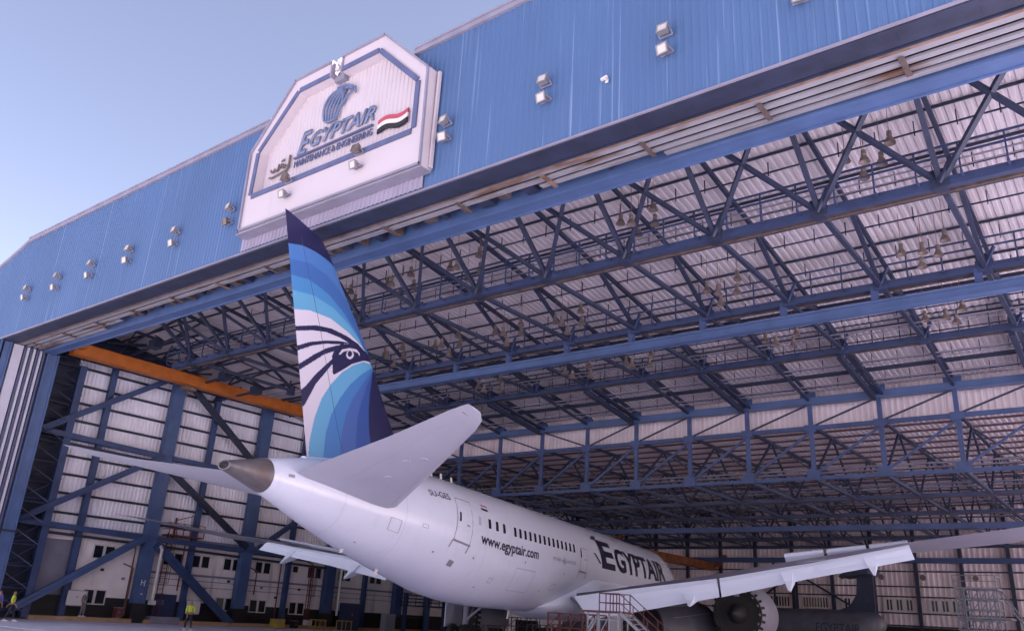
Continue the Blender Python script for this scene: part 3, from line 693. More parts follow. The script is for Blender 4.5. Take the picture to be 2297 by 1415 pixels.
# wall clutter, each a thing
def clutter(name, x, y, z, sx_, sy, sz, m, label, cat, extra=None):
    r = empty(name, (x,y,z), 0, label, cat)
    b = MB(); b.box(-sx_/2,-sy/2,.06,sx_/2,sy/2,sz); 
    b.build('body',m,r)
    b = MB(); b.box(-sx_/2-.02,-sy/2-.02,sz,sx_/2+.02,sy/2+.02,sz+.04); b.box(-sx_/2+.05,-sy/2+.05,0,sx_/2-.05,sy/2-.05,.06); b.build('cap',extra or 'coping',r)
    b = MB(); b.box(sx_/2,-.05,sz*.55,sx_/2+.03,.05,sz*.65); b.build('handle','coping',r)
clutter('notice_board',-60.9,29.95,.95,.08,1.35,1.0,'frame','white notice board on the black base left of the first window','notice board')
clutter('notice_board',-60.9,39.1,.75,.08,1.15,1.0,'frame','white notice board behind the walking worker in the yellow vest','notice board')
clutter('fire_cabinet',-60.7,33.0,.27,.5,.45,.7,'maroon','small dark red fire cabinet on the kerb under the lower left window','cabinet')
clutter('storage_box',-60.0,46.6,.0,.7,1.0,.7,'yellow','dull yellow storage box on the kerb under the left wing','box')
clutter('tool_cabinet',-60.2,54.6,.0,.8,1.8,2.3,'cabinet','tall dark blue cabinet beside the third blue column','cabinet')
clutter('tool_cabinet',-58.4,57.8,.0,.7,1.2,1.6,'ltank','pale grey cabinet below the aircraft belly','cabinet')
clutter('waste_bin',-60.3,48.6,.0,.5,.5,.6,'dado','black bin on the kerb right of the yellow box','bin')
clutter('parts_crate',-60.3,50.0,.27,.5,.6,.45,'frame','small white crate on the kerb between bin and column','crate')
clutter('parts_crate',-60.3,51.6,.27,.5,.6,.4,'maroon','small dark red crate beside the third blue column','crate')
for i,(y) in enumerate((49.4,52.4)):
    r = empty('work_bench', (-59.4,y+1,0), 0, ('left' if i == 0 else 'right')+' light metal work bench standing near the kerb under the wing', 'bench', 'metal work benches near the kerb')
    b = MB(); b.box(-.4,-.6,.78,.4,.6,.84); b.build('bench_top','yellow',r)
    for sx_ in (-.36,.36):
        for sy in (-.55,.55): b = MB(); b.box(sx_-.03,sy-.03,0,sx_+.03,sy+.03,.78); b.build('leg','yellow',r)

# rear left: blue service dock frame behind the tail
r = empty('service_dock', (-57,62,0), 0, 'dark blue steel service dock with railings behind the aircraft belly', 'service dock')
for x,y in ((-2.0,-1.5),(-1.2,3.2),(1.2,-1.8),(2.6,3.0)):
    b = MB(); b.box(x-.16,y-.16,0,x+.16,y+.16,3.6); b.build('post','blue',r)
b = MB(); b.box(-2.2,-2,2.4,2.8,3.4,2.5); b.build('deck','steel',r)
b = MB()
for z in (2.8,3.1,3.4): b.bar((-2.2,-2,z),(2.8,-2,z),.06); b.bar((2.8,-2,z),(2.8,3.4,z),.06); b.bar((-2.2,-2,z),(-2.2,3.4,z),.06)
for k in range(6): b.bar((-2.2+k,-2,2.5),(-2.2+k,-2,3.4),.05)
b.bar((-2,-2,1.4),(1.2,-2,1.4),.12); b.build('railing','steel',r)
for i,(x,y,sx_,sz,m,lab,ct) in enumerate(((-50.5,60,1.4,1.5,'orange','orange ground power unit below the aircraft belly','ground unit'),(-49.6,58.5,1.8,1.0,'ltank','pale grey equipment trolley below the aircraft belly','trolley'),(-45.5,57.5,1.2,.9,'maroon','dark red equipment trolley near the landing gear','trolley'),(-38,60,1.4,1.1,'ltank','grey equipment trolley far behind the landing gear','trolley'))):
    r = empty('equipment_trolley', (x,y,0), .2*i, lab, ct)
    b = MB(); b.box(-sx_/2,-.6,.35,sx_/2,.6,sz); b.box(-sx_/2+.1,-.5,sz,sx_/2-.3,.5,sz+.1); b.build('body',m,r)
    for a in (-1,1):
        for c in (-1,1): b = MB(); b.tube((a*sx_*.36,c*.5,.2),(a*sx_*.36,c*.62,.2),.2,12); b.build('wheel','black',r)
    b = MB(); b.bar((-sx_/2,0,.4),(-sx_/2-.9,0,.75),.05); b.bar((-sx_/2-.9,-.2,.75),(-sx_/2-.9,.2,.75),.05); b.build('tow_bar','steel',r)

# grey scaffold dock at the far right
r = empty('scaffold_dock', (-11.3,70,0), 0, 'grey lattice maintenance dock standing before the rear wall at the right', 'scaffold')
def lat(b, x0,x1,y0,y1,z0,z1,nx,nz,w=.05):
    for i in range(nx+1):
        x = x0+(x1-x0)*i/nx
        for y in (y0,y1): b.bar((x,y,z0),(x,y,z1),w)
    for k in range(nz+1):
        z = z0+(z1-z0)*k/nz
        for y in (y0,y1): b.bar((x0,y,z),(x1,y,z),w)
        for i in range(nx+1): x = x0+(x1-x0)*i/nx; b.bar((x,y0,z),(x,y1,z),w)
    for i in range(nx):
        for k in range(nz):
            xa = x0+(x1-x0)*i/nx; xb = x0+(x1-x0)*(i+1)/nx; za = z0+(z1-z0)*k/nz; zb = z0+(z1-z0)*(k+1)/nz
            b.bar((xa,y0,za),(xb,y0,zb),w*.7)
b = MB(); lat(b,-1.4,1.2,-1,1,0,5.6,5,8,.09); b.build('lattice','wgrey2',r)
b = MB(); b.box(-1.5,-1.1,5.6,1.3,1.1,5.68); b.box(-1.5,-1.1,3.6,1.9,1.1,3.68); b.build('deck','wgrey2',r)
b = MB()
for z in (6.1,6.5): b.bar((-1.5,-1.1,z),(1.3,-1.1,z),.05)
b.bar((1.2,-1,5.6),(1.2,-1.1,6.5),.06); b.bar((-1.5,-1.1,5.7),(-1.5,-1.1,6.5),.06); b.bar((1.2,-1.1,6.5),(1.2,1,6.5),.05); b.bar((1.2,1,5.6),(1.2,1,6.5),.05)
b.bar((1.2,-1,5.6),(3.2,-1,2.2),.09); b.bar((1.2,1,5.6),(3.2,1,2.2),.09); b.build('railing','wgrey2',r)

# ------------------------------------------------------------------ aircraft
PSI = radians(-12); TX, TY = -26.43, 17.2
A = empty('airliner', (TX,TY,0), -PSI, 'white twin engine airliner with blue falcon eye tail parked nose first in the hangar', 'airliner')
def cr(xs, X, Y):
    """smooth interpolation (monotone cubic)"""
    n = len(X); d = [(Y[i+1]-Y[i])/(X[i+1]-X[i]) for i in range(n-1)]
    m = [d[0]]+[0 if d[i-1]*d[i] <= 0 else 2*d[i-1]*d[i]/(d[i-1]+d[i]) for i in range(1,n-1)]+[d[-1]]
    if xs <= X[0]: return Y[0]
    if xs >= X[-1]: return Y[-1]
    i = max(k for k in range(n-1) if X[k] <= xs); h = X[i+1]-X[i]; t = (xs-X[i])/h
    return (2*t**3-3*t*t+1)*Y[i]+(t**3-2*t*t+t)*h*m[i]+(-2*t**3+3*t*t)*Y[i+1]+(t**3-t*t)*h*m[i+1]
def sec(u):
    T = cr(u,[0,4,9,14,20,50,54,57,58.5],[6.52,7.38,7.98,8.28,8.27,8.2,7.4,6.0,5.0])
    B = cr(u,[0,2.5,5,7.5,10,12.5,15,18,21,50,54,57,58.5],[6.18,5.52,4.79,4.13,3.57,3.06,2.58,2.32,2.25,2.24,2.6,3.4,4.4])
    w = cr(u,[0,2.5,5,8,11,14,18,22,50,54,57,58.5],[.30,.70,1.22,1.76,2.33,2.70,2.77,2.78,2.82,2.3,1.2,.3])
    return (T+B)/2, (T-B)/2, w
def surf(u, th, off=0.):
    c, h, w = sec(u); n = Vector((sin(th)/w, 0, cos(th)/h)).normalized()
    return Vector((w*sin(th), u, c+h*cos(th)))+n*off
def ring(u, n=64, off=0.): return [surf(u, 2*pi*i/n, off) for i in range(n)]
b = MB(); us = [2.0+.5*i for i in range(0,113)]; b.loft([ring(u) for u in us]); b.build('fuselage','white',A,smooth=True)
b = MB(); us = [0,.1,.4,.8,1.2,1.6,1.99]; rs = [ring(u,40) for u in us]
def shrink(r_, k, dy): 
    c = sum(r_,Vector())/len(r_); return [c+(p-c)*k+Vector((0,dy,0)) for p in r_]
b.loft([shrink(rs[0],.3,.5),shrink(rs[0],.75,.35),shrink(rs[0],.80,-.02)]+rs, c0=True, c1=True); cone = b.build('exhaust_cone','titan',A,smooth=True)
b = MB(); c0 = shrink(rs[0],.62,.05); b.loft([c0,shrink(rs[0],.6,.12)]); b.build('exhaust_port','dark',cone)
# belly fairing with a slanted aft edge
b = MB(); rs = []
for i in range(30):
    t = i/29; u0 = 25.6+18.5*t; k = min(1,t/.20)**.7 if t < .7 else max(.02,1-((t-.7)/.3)**2)
    zb, zt_ = 2.42-.55*k, 3.0+2.0*k; a_ = 1.5+1.85*k; R_ = []
    for j in range(44):
        a = 2*pi*j/44; x = a_*math.copysign(abs(sin(a))**.8,sin(a)); z = (zb+zt_)/2+(zt_-zb)/2*math.copysign(abs(cos(a))**.9,cos(a))
        R_.append(Vector((x,u0+(z-2.2)*1.0*(1-t),z)))
    rs.append(R_)
b.loft(rs); b.build('belly_fairing','flap',A,smooth=True)
# dark painted belly band under the fuselage (shaded grey lower lobe paint)
def decal(bm_pts, faces, name, m, parent=A, label=None):
    me = bpy.data.meshes.new(name); me.from_pydata(bm_pts, [], faces); me.materials.append(M_[m]); o = bpy.data.objects.new(name, me); C.objects.link(o); o.parent = parent
    if label: o['label'] = label
    return o
def patch(u0,u1,t0,t1,off,nu=2,ntt=4,slant=0.):
    vs = []; fs = []
    for i in range(nu+1):
        for j in range(ntt+1):
            th = radians(t0+(t1-t0)*j/ntt); u = u0+(u1-u0)*i/nu+slant*(j/ntt); vs.append(surf(u,th,off))
    for i in range(nu):
        for j in range(ntt): a = i*(ntt+1)+j; fs.append((a,a+1,a+ntt+2,a+ntt+1))
    return vs, fs
def side_patch(name, m, u0,u1,t0,t1,off=.012,side=1,parent=A,slant=0.,label=None):
    vs, fs = patch(u0,u1,t0,t1,off,slant=slant)
    if side < 0: vs = [Vector((-v.x,v.y,v.z)) for v in vs]
    return decal(vs, fs, name, m, parent, label)
win_u = [16.1,16.93,17.75]+[19.1+.665*i for i in range(14)]
for s in (1,-1):
    for u in win_u: side_patch('cabin_window','glass',u-.14,u+.14,68.3,78.2,side=s,slant=-.14)
    side_patch('cabin_window','wgrey',14.9,15.15,69,78,side=s,slant=-.1)
def door(u0,u1,t0,t1,side):
    vs, fs = patch(u0+.04,u1-.04,t0+1,t1-1,.010,3,8,-.35)
    if side < 0: vs = [Vector((-v.x,v.y,v.z)) for v in vs]
    D = decal(vs, fs, 'cabin_door','white')
    for a0,a1,b0,b1 in ((u0,u0+.05,t0,t1),(u1-.05,u1,t0,t1)): side_patch('door_seam','line',a0,a1,b0,b1,.016,side,D,-.35)
    side_patch('door_seam','line',u0,u1,t0,t0+1.2,.016,side,D); side_patch('door_sill','wgrey2',u0-.35,u1-.3,t1-.3,t1+1.8,.018,side,D)
    side_patch('door_seam','line',u0-.42,u0-.34,t1,t1+9,.016,side,D,-.15); side_patch('door_seam','line',u1-.42,u1-.34,t1,t1+9,.016,side,D,-.15)
    um = (u0+u1)/2-.15; side_patch('door_window','glass',um-.46,um-.32,72,82,.018,side,D,-.1); side_patch('door_handle','line',um+.05,um+.35,83,84.6,.018,side,D)
for s in (1,-1): door(12.95,14.35,56,101.5,s); door(28.8,30.0,70,98,s)
def surf_text(txt, u0, u1, t0, t1, name, m, side=1, off=.014, slant=0., bold=0., **k):
    bm = text_bm(txt, off=bold, **k); fit(bm, 0, 1, 0, 1)
    for i in range(1,8): bmesh.ops.bisect_plane(bm, geom=bm.verts[:]+bm.edges[:]+bm.faces[:], plane_co=(0,i/8,0), plane_no=(0,1,0))
    for v in bm.verts:
        x, y = v.co.x, v.co.y
        if side < 0: x = 1-x
        p = surf(u0+(u1-u0)*x+slant*y, radians(t1+(t0-t1)*y), off)
        v.co = Vector((p.x*side, p.y, p.z))
    return bmobj(bm, name, m, A)
for s in (1,-1):
    surf_text('www.egyptair.com', 15.0, 22.0, 85.5, 98.5, 'web_address', 'ink', s, bold=.022)
    surf_text('SU-GES', 10.95, 12.55, 53.5, 61.5, 'registration', 'ink', s, bold=.01)
    surf_text('STAR ALLIANCE', 24.1, 27.8, 88.8, 92.6, 'small_print', 'lightink', s)
    surf_text('A', 25.7, 26.1, 86.5, 96, 'small_print', 'lightink', s)
def big_title(s):
    o1 = surf_text('E', 32.6, 35.4, 50, 89, 'title_lettering', 'ink', s, bold=.035)
    o2 = surf_text('GYPTAIR', 35.7, 48.5, 56, 89.5, 'title_lettering', 'ink', s, bold=.035)
big_title(1); big_title(-1)
side_patch('title_swoosh','ink',31.2,31.6,72,84,.015,1,slant=.9); side_patch('title_swoosh','ink',32.6,33.4,44,52,.015,1,slant=-.9)
for s in (1,-1):
    side_patch('flag_stripe','red',15.62,16.3,53.2,55.0,.015,s); side_patch('flag_stripe','ink',15.5,16.2,57.5,60.0,.015,s)
side_patch('service_panel','wgrey2',12.9,13.3,122,129,.012,1); side_patch('service_panel','line',2.65,2.95,78,86,.012,1)
# forward livery: dark blue nose artwork past the title
side_patch('nose_artwork','signblue',49.6,51.6,48,96,.014,1,slant=2.0); side_patch('nose_artwork','frame',49.0,49.45,50,100,.015,1,slant=2.6); side_patch('nose_artwork','frame',51.9,52.2,52,84,.014,1,slant=1.2)
# antennas and drain masts
for u in (14.2,15.2,16.3):
    b = MB(); p = surf(u,0); b.loft([[(-.02,u-.02,p.z-.05),(.02,u-.02,p.z-.05),(.02,u+.22,p.z-.05),(-.02,u+.22,p.z-.05)],[(-.01,u-.08,p.z+.38),(.01,u-.08,p.z+.38),(.01,u+.06,p.z+.38),(-.01,u+.06,p.z+.38)]]); b.build('antenna','frame',A)
for u, h in ((24.2,.5),(29.5,.35),(10.2,.28),(7.5,.15)):
    p = surf(u,pi); b = MB(); b.loft([[(-.03,u,p.z+.05),(.03,u,p.z+.05),(.03,u+.2,p.z+.05),(-.03,u+.2,p.z+.05)],[(-.02,u-.15,p.z-h),(.02,u-.15,p.z-h),(.02,u+.0,p.z-h),(-.02,u+.0,p.z-h)]]); b.build('drain_mast','frame',A)
# panel joints round the fuselage
for u in (5.6,9.2,15.6,18.4,22.6,28.2,31,36,41,):
    n = 48; vs = []; fs = []
    for i in range(n+1):
        th = 2*pi*i/n
        for du in (0,.025): vs.append(surf(u+du,th,.006))
    for i in range(n): fs.append((2*i,2*i+1,2*i+3,2*i+2))
    decal(vs, fs, 'panel_joint','joint')
for th0 in (38,62,114,140,163):
    for s in (1,-1): side_patch('lap_joint','joint',6.0,48,th0,th0+.35,.007,s)
for u0,u1,t0,t1 in ((19.5,22.0,108,134),(8.3,9.0,100,116),(24.8,25.4,118,126),(10.3,10.7,96,100),(17.0,17.4,124,130)):
    for s in (1,-1):
        for a0,a1,b0,b1 in ((u0,u0+.03,t0,t1),(u1-.03,u1,t0,t1),(u0,u1,t0,t0+.5),(u0,u1,t1-.5,t1)): side_patch('hatch_seam','line',a0,a1,b0,b1,.011,s)
for u,t in ((7.2,150),(11.5,120),(14.6,110),(16.2,138),(20.3,100),(23.5,128),(26,104)): side_patch('vent','line',u,u+.14,t,t+2.2,.012,1)
# ---- vertical stabiliser with livery
def interp(x, X, Y):
    if x <= X[0]: return Y[0]
    for i in range(len(X)-1):
        if x <= X[i+1]: return Y[i]+(Y[i+1]-Y[i])*(x-X[i])/(X[i+1]-X[i])
    return Y[-1]
TEz = [7.1,17.1]; TEu = [4.56,.9]
LEz = [7.1,7.9,8.25,8.7,9.5,11.0,12.2,13.1,14.1,15.26,16.1,16.6,17.1]; LEu = [13.6,12.9,12.0,11.3,10.62,9.3,8.3,7.5,6.45,5.15,4.3,3.65,3.2]
LV = {'c1':[(0.0,15.2),(0.93,15.57),(1.37,15.73),(2.23,15.99),(2.96,16.05),(3.73,16.02),(4.22,15.96),(4.73,15.85),(6,15.5)],
'c2':[(0,14.5),(1.07,14.95),(1.61,15.14),(2.8,15.41),(3.88,15.35),(4.9,15.02),(5.65,14.61),(6.42,14.14),(8,13)],
'c3':[(0,13.8),(1.21,14.32),(1.85,14.52),(2.96,14.71),(4.21,14.54),(5.42,14.1),(6.36,13.59),(6.97,13.15),(8.5,12)],
'c4':[(0,13.2),(1.36,13.69),(2.1,13.93),(3.38,14.15),(4.62,14.07),(5.83,13.72),(6.77,13.3),(7.38,12.85),(9,11.6)],
'c5':[(0,12.3),(1.54,12.9),(2.36,13.18),(3.24,13.44),(4.58,13.54),(5.91,13.33),(6.99,13.05),(7.67,12.73),(9,12)]}
PG = {'s1':[(2.0,12.3),(2.63,12.54),(3.75,12.95),(4.71,13.13),(5.83,13.14),(6.69,13.06),(7.3,12.88),(7.9,12.66),(6.17,12.80),(5.88,12.90),(5.38,12.92),(4.45,12.87),(3.59,12.67),(2.69,12.35),(2.0,12.1)],
's2':[(2.4,11.5),(2.92,11.8),(3.56,12.15),(4.39,12.47),(5.27,12.74),(6.17,12.93),(5.29,12.59),(4.55,12.38),(3.72,12.04),(2.97,11.6),(2.4,11.3)],
's3':[(2.7,10.73),(3.2,11.12),(3.82,11.64),(4.46,12.12),(5.16,12.49),(5.6,12.66),(5.13,12.24),(4.51,11.88),(4.0,11.47),(3.26,10.87),(2.7,10.43)],
'hd':[(5.10,12.27),(5.45,12.66),(6.0,12.84),(6.6,13.0),(7.16,12.92),(7.66,12.82),(8.3,12.6),(7.9,12.55),(7.25,12.43),(6.47,12.05),(5.97,11.69),(5.35,11.22),(5.21,11.22),(5.09,11.73),(5.0,11.96)],
's4':[(5.1,11.90),(4.62,11.4),(4.13,10.87),(3.74,10.33),(3.2,9.75),(3.3,9.0),(3.82,9.51),(4.04,9.98),(4.28,10.53),(4.69,11.07),(5.11,11.64)],
'lid':[(5.43,12.17),(5.61,12.45),(6.1,12.67),(6.62,12.77),(6.9,12.67),(6.9,12.53),(6.73,12.64),(6.52,12.63),(6.12,12.57),(5.74,12.4),(5.54,12.2)],
'ro':[(6.46,12.47),(6.46,12.39),(6.41,12.31),(6.33,12.24),(6.24,12.19),(6.13,12.18),(6.04,12.19),(5.97,12.24),(5.93,12.31),(5.94,12.39),(5.98,12.47),(6.06,12.54),(6.15,12.58),(6.26,12.6),(6.35,12.58),(6.43,12.54)],
'ri':[(6.33,12.47),(6.33,12.41),(6.3,12.36),(6.26,12.31),(6.2,12.29),(6.14,12.28),(6.08,12.29),(6.04,12.33),(6.02,12.37),(6.02,12.43),(6.04,12.48),(6.09,12.53),(6.14,12.56),(6.2,12.57),(6.26,12.55),(6.31,12.52)]}
LOW = [[(4.55,7.0),(4.49,7.59),(4.43,8.22),(4.51,9.16),(4.76,10.03),(5.21,10.78),(5.78,11.44),(6.56,12.02),(7.26,12.38),(8.43,12.5)],
[(5.39,7.0),(5.38,7.71),(5.33,8.64),(5.49,9.49),(5.87,10.27),(6.43,11.06),(7.13,11.72),(8.2,12.45)],
[(6.41,7.0),(6.41,7.91),(6.33,8.86),(6.46,9.77),(6.78,10.55),(7.31,11.3),(8.2,12.40)],
[(7.57,7.0),(7.5,7.6),(7.46,8.26),(7.35,8.83),(7.27,9.81),(7.39,10.45),(7.65,11.29),(8.2,12.35)],
[(8.9,7.0),(8.8,7.77),(8.47,8.76),(8.19,9.52),(8.02,10.35),(7.99,11.17),(8.08,12.04),(8.2,12.3)]]
def inside(x, y, P):
    c = False; n = len(P); j = n-1
    for i in range(n):
        if (P[i][1] > y) != (P[j][1] > y) and x < (P[j][0]-P[i][0])*(y-P[i][1])/(P[j][1]-P[i][1])+P[i][0]: c = not c
        j = i
    return c
def curve_z(u, c): return interp(u, [p[0] for p in LV[c]], [p[1] for p in LV[c]])
LOWI = [([p[1] for p in l], [p[0] for p in l]) for l in LOW]
def livery(u, z):
    if z > 9 and z < 13.3:
        if inside(u,z,PG['ro']): return 1 if inside(u,z,PG['ri']) else 0
        if inside(u,z,PG['lid']): return 0
        for k in ('hd','s1','s2','s3','s4'):
            if inside(u,z,PG[k]): return 1
    for c, i in (('c1',1),('c2',2),('c3',3),('c4',4),('c5',5)):
        if z > curve_z(u,c): return i
    if z < 12.6:
        cols = [5,6,7,8,1]; r = 0
        for k in range(5):
            zs, us = LOWI[k]
            if z <= zs[-1] and u > interp(z,zs,us): r = cols[k]
        return r
    return 0
b = MB(); NZ, NC = 460, 150
def fpt(i, j, s):
    t = i/NZ; f = j/NC
    zt_ = 17.1-.42*f**1.3; z = 7.1+(zt_-7.1)*t
    a, e = interp(z,TEz,TEu), interp(z,LEz,LEu)
    if z > 15.5: e = min(e, interp(z,LEz,LEu))
    f2 = f; u = a+(e-a)*f2; x = 1-f2
    th = .105*(e-a)/2*2*(.2969*math.sqrt(max(x,0))-.126*x-.3516*x*x+.2843*x**3-.1036*x**4)/.2*.5
    return (s*max(th,.0), u, z)
vs = []; fs = []; ms = []
for s in (1,-1):
    for i in range(NZ+1):
        for j in range(NC+1): vs.append(fpt(i,j,s))
o = (NZ+1)*(NC+1)
for si in range(2):
    for i in range(NZ):
        for j in range(NC):
            a = si*o+i*(NC+1)+j; fs.append((a,a+1,a+NC+2,a+NC+1))
            if si == 0:
                p, q = vs[a], vs[a+NC+2]; ms.append(livery((p[1]+q[1])/2,(p[2]+q[2])/2))
            else: ms.append(ms[i*NC+j])
for j in range(NC): a = NZ*(NC+1)+j; fs.append((a,a+1,o+a+1,o+a)); ms.append(1)
for i in range(NZ): a = i*(NC+1); fs.append((a,o+a,o+a+NC+1,a+NC+1)); ms.append(ms[i*NC])
b.v = vs; b.f = fs; b.m = ms
fin = b.build('vertical_stabiliser', LIV, A)
fin.data.polygons.foreach_set('use_smooth', [True]*len(fin.data.polygons)); 
try: fin.data.set_sharp_from_angle(angle=radians(40))
except Exception: pass
# rudder gap, fin panel joints
for s_ in (1,-1):
    for jf, w_ in ((.30,.018),):
        b = MB(); P = [Vector(fpt(int(NZ*(.07+.86*k/14)),int(NC*jf),s_))+Vector((s_*.006,0,0)) for k in range(15)]
        for p,q in zip(P,P[1:]): b.bar(p,q,w_,.006,upv=(1,0,0))
        b.build('rudder_gap','rudderline',fin)
# fin root fairing
b = MB(); rs = []
for i in range(15):
    t = i/14; u = 4.2+9.8*t; w_ = .5*sin(pi*min(1,t+.12))**.6+.05; c_,h_,ww = sec(u); z = c_+h_
    rs.append([Vector((w_*cos(a),u,z-.35+.42*max(0,sin(a)))) for a in [pi*k/10 for k in range(11)]]+[Vector((-w_,u,z-.6)),Vector((w_,u,z-.6))])
b.loft(rs); b.build('fin_fairing','white',A,smooth=True)
# ---- lifting surfaces
def airfoil(v, uLE, uTE, zLE, zTE, th, n=12):
    R = []
    for side in (1,-1):
        for k in range(n+1):
            f = k/n if side > 0 else 1-k/n
            if side < 0 and (k == 0 or k == n): continue
            x = f; t = th*(uLE-uTE)*5*(.2969*math.sqrt(x)-.126*x-.3516*x*x+.2843*x**3-.1015*x**4)*(1. if side > 0 else .75)
            R.append(Vector((v,uLE+(uTE-uLE)*x,zLE+(zTE-zLE)*x+side*t)))
    return R
b = MB(); b.loft([airfoil(.9,9.1,3.0,5.95,6.56,.10),airfoil(2.0,8.3,2.75,6.0,6.85,.10),airfoil(5.2,6.0,2.35,7.1,7.62,.095),airfoil(8.0,3.95,2.0,8.12,8.42,.085),airfoil(8.5,3.45,1.95,8.33,8.53,.08),airfoil(8.72,2.9,1.95,8.48,8.58,.06)])
st_ = b.build('horizontal_stabiliser','wgrey',A,smooth=True)
b = MB(); b.bar((8.3,2.35,8.40),(8.35,3.0,8.33),.05,.02); b.build('static_wick','line',st_)
b = MB(); b.loft([airfoil(-.9,9.0,2.9,5.9,6.5,.09),airfoil(-2.0,8.0,2.6,5.95,6.60,.09),airfoil(-7,4.8,2.0,6.88,7.15,.085),airfoil(-10.6,2.9,1.4,7.55,7.72,.08),airfoil(-10.9,2.4,1.4,7.64,7.76,.05)])
b.build('horizontal_stabiliser','wgrey',A,smooth=True)
# tailplane underside: elevator gap, seams and tip fittings
def under(st, f, k):     # station list entries (v,uLE,uTE,zLE,zTE,th)
    i = min(int(k),len(st)-2); t = k-i; a_ = [st[i][j]*(1-t)+st[i+1][j]*t for j in range(6)]
    v,ul,ut,zl,zt2,th = a_; tt = th*(ul-ut)*5*(.2969*math.sqrt(f)-.126*f-.3516*f*f+.2843*f**3-.1015*f**4)*.75
    return Vector((v,ul+(ut-ul)*f,zl+(zt2-zl)*f-tt-.008))
SR = [(2.0,8.3,2.75,6.0,6.85,.10),(5.2,6.0,2.35,7.1,7.62,.095),(8.0,3.95,2.0,8.12,8.42,.085),(8.5,3.45,1.95,8.33,8.53,.08)]
def seam(pts, w_, name):
    b = MB()
    for p,q in zip(pts,pts[1:]): b.bar(p,q,w_,.006)
    b.build(name,'joint',st_)
seam([under(SR,.70,k/4) for k in range(0,9)], .028, 'elevator_gap')
seam([under(SR,.10,k/4) for k in range(0,11)], .016, 'leading_edge_joint')
for k in (.35,.8,1.2,1.6,2.02): seam([under(SR,f/10,k) for f in range(1,7)], .012, 'rib_joint')
seam([under(SR,f/10,2.05) for f in range(7,11)], .02, 'elevator_end')
for k,f in ((.5,.45),(.9,.5),(1.1,.35)):
    p = under(SR,f,k); b = MB(); b.box(p.x-.16,p.y-.12,p.z-.004,p.x+.16,p.y+.12,p.z+.03); b.build('access_panel','joint',st_)
# wings
def wing(s, st):
    b = MB(); b.loft([airfoil(s*v,ul,ut,zl,zt_,th) for v,ul,ut,zl,zt_,th in st]); return b.build('wing','winggrey' if s > 0 else 'wgrey',A,smooth=True)
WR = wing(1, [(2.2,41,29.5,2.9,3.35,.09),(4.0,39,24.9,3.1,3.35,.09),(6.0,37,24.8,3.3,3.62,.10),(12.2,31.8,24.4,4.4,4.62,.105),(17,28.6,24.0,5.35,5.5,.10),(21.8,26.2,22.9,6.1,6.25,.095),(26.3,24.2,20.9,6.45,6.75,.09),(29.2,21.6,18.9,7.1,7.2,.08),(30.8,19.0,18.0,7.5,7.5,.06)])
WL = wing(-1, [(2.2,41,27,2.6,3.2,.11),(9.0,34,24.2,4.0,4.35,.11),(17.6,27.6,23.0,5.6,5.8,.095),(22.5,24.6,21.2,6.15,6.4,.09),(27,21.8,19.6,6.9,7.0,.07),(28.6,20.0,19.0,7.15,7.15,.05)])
def slab(pts_top, pts_bot, th=.07):      # flap: top edge and bottom edge polylines (v,u,z)
    b = MB(); rs = []
    for p, q in zip(pts_top, pts_bot):
        p = Vector(p); q = Vector(q); d = (q-p); n = Vector((0,-d.z,d.y)).normalized()
        R = [p+n*.05, p+d*.3-n*(-.10), q, p+d*.5-n*.06, p-n*.08]
        rs.append([p+n*.02,p+d*.25+n*.07,p+d*.6+n*.05,q,p+d*.6-n*.05,p+d*.25-n*.13,p-n*.10])
    b.loft(rs); return b
b = slab([(4.0,24.6,3.12),(5.9,24.3,3.40),(12.25,24.25,4.32)], [(5.2,23.8,1.98),(7.0,23.6,2.28),(12.5,23.6,3.42)]); b.build('inboard_flap','flap',A)
b = slab([(12.4,24.2,4.34),(17.2,24.0,5.22),(21.75,23.2,6.10)], [(12.62,23.55,3.42),(17.3,23.4,4.52),(21.95,22.8,5.45)]); b.build('outboard_flap','flap',A)
b = slab([(-8.4,24.2,4.55),(-12.5,24,5.05),(-17.8,23.1,5.70)], [(-8.3,23.5,3.60),(-12.7,23.4,4.38),(-18.2,22.7,5.22)]); b.build('outboard_flap','flap',A)
for (va,vb) in ((15.75,17.7),(17.85,19.75),(19.9,21.7)):
    f0 = (va-15.7)/6; f1 = (vb-15.7)/6
    b = slab([(va,24.5,5.76+.74*f0),(vb,24.4,5.76+.74*f1)], [(va+.05,24.75,5.22+.80*f0),(vb+.05,24.65,5.22+.80*f1)]); b.build('spoiler','white',A,label='raised spoiler panel')
for (va,vb,z0,z1,a0,a1) in ((-17.0,-14.6,6.05,5.74,5.85,5.45),(-14.5,-12.1,5.73,5.40,5.45,5.1)):
    b = slab([(va,23.2,z0),(vb,23.4,z1)], [(va,24.2,a0),(vb,24.5,a1)]); b.build('spoiler','wgrey',A,label='raised spoiler panel')
def canoe(v,u,z,dz=.62,sg=1):      # pointed drooping tail of a flap track fairing
    b = MB(); w_ = .50*sg
    b.loft([[(v-w_,u+.75,z+dz+.12),(v+.10*sg,u+.75,z+dz+.12),(v+.10*sg,u+2.4,z+dz+.05),(v-w_*.8,u+2.4,z+dz+.05)],
            [(v-w_*.62,u+.5,z+dz*.62),(v+.07*sg,u+.5,z+dz*.62),(v+.07*sg,u+1.5,z+dz*.55),(v-w_*.5,u+1.5,z+dz*.55)],
            [(v-.06*sg,u,z),(v+.02*sg,u,z),(v+.02*sg,u+.3,z-.02),(v-.06*sg,u+.3,z-.02)]]); b.build('flap_fairing','flap',A)
canoe(16.15,22.8,3.82,.80); canoe(20.15,22.4,4.66,.72); canoe(11.05,22.9,2.90,.5); canoe(-16.0,22.4,4.36,.75,-1); canoe(-10.95,22.7,3.60,.75,-1)
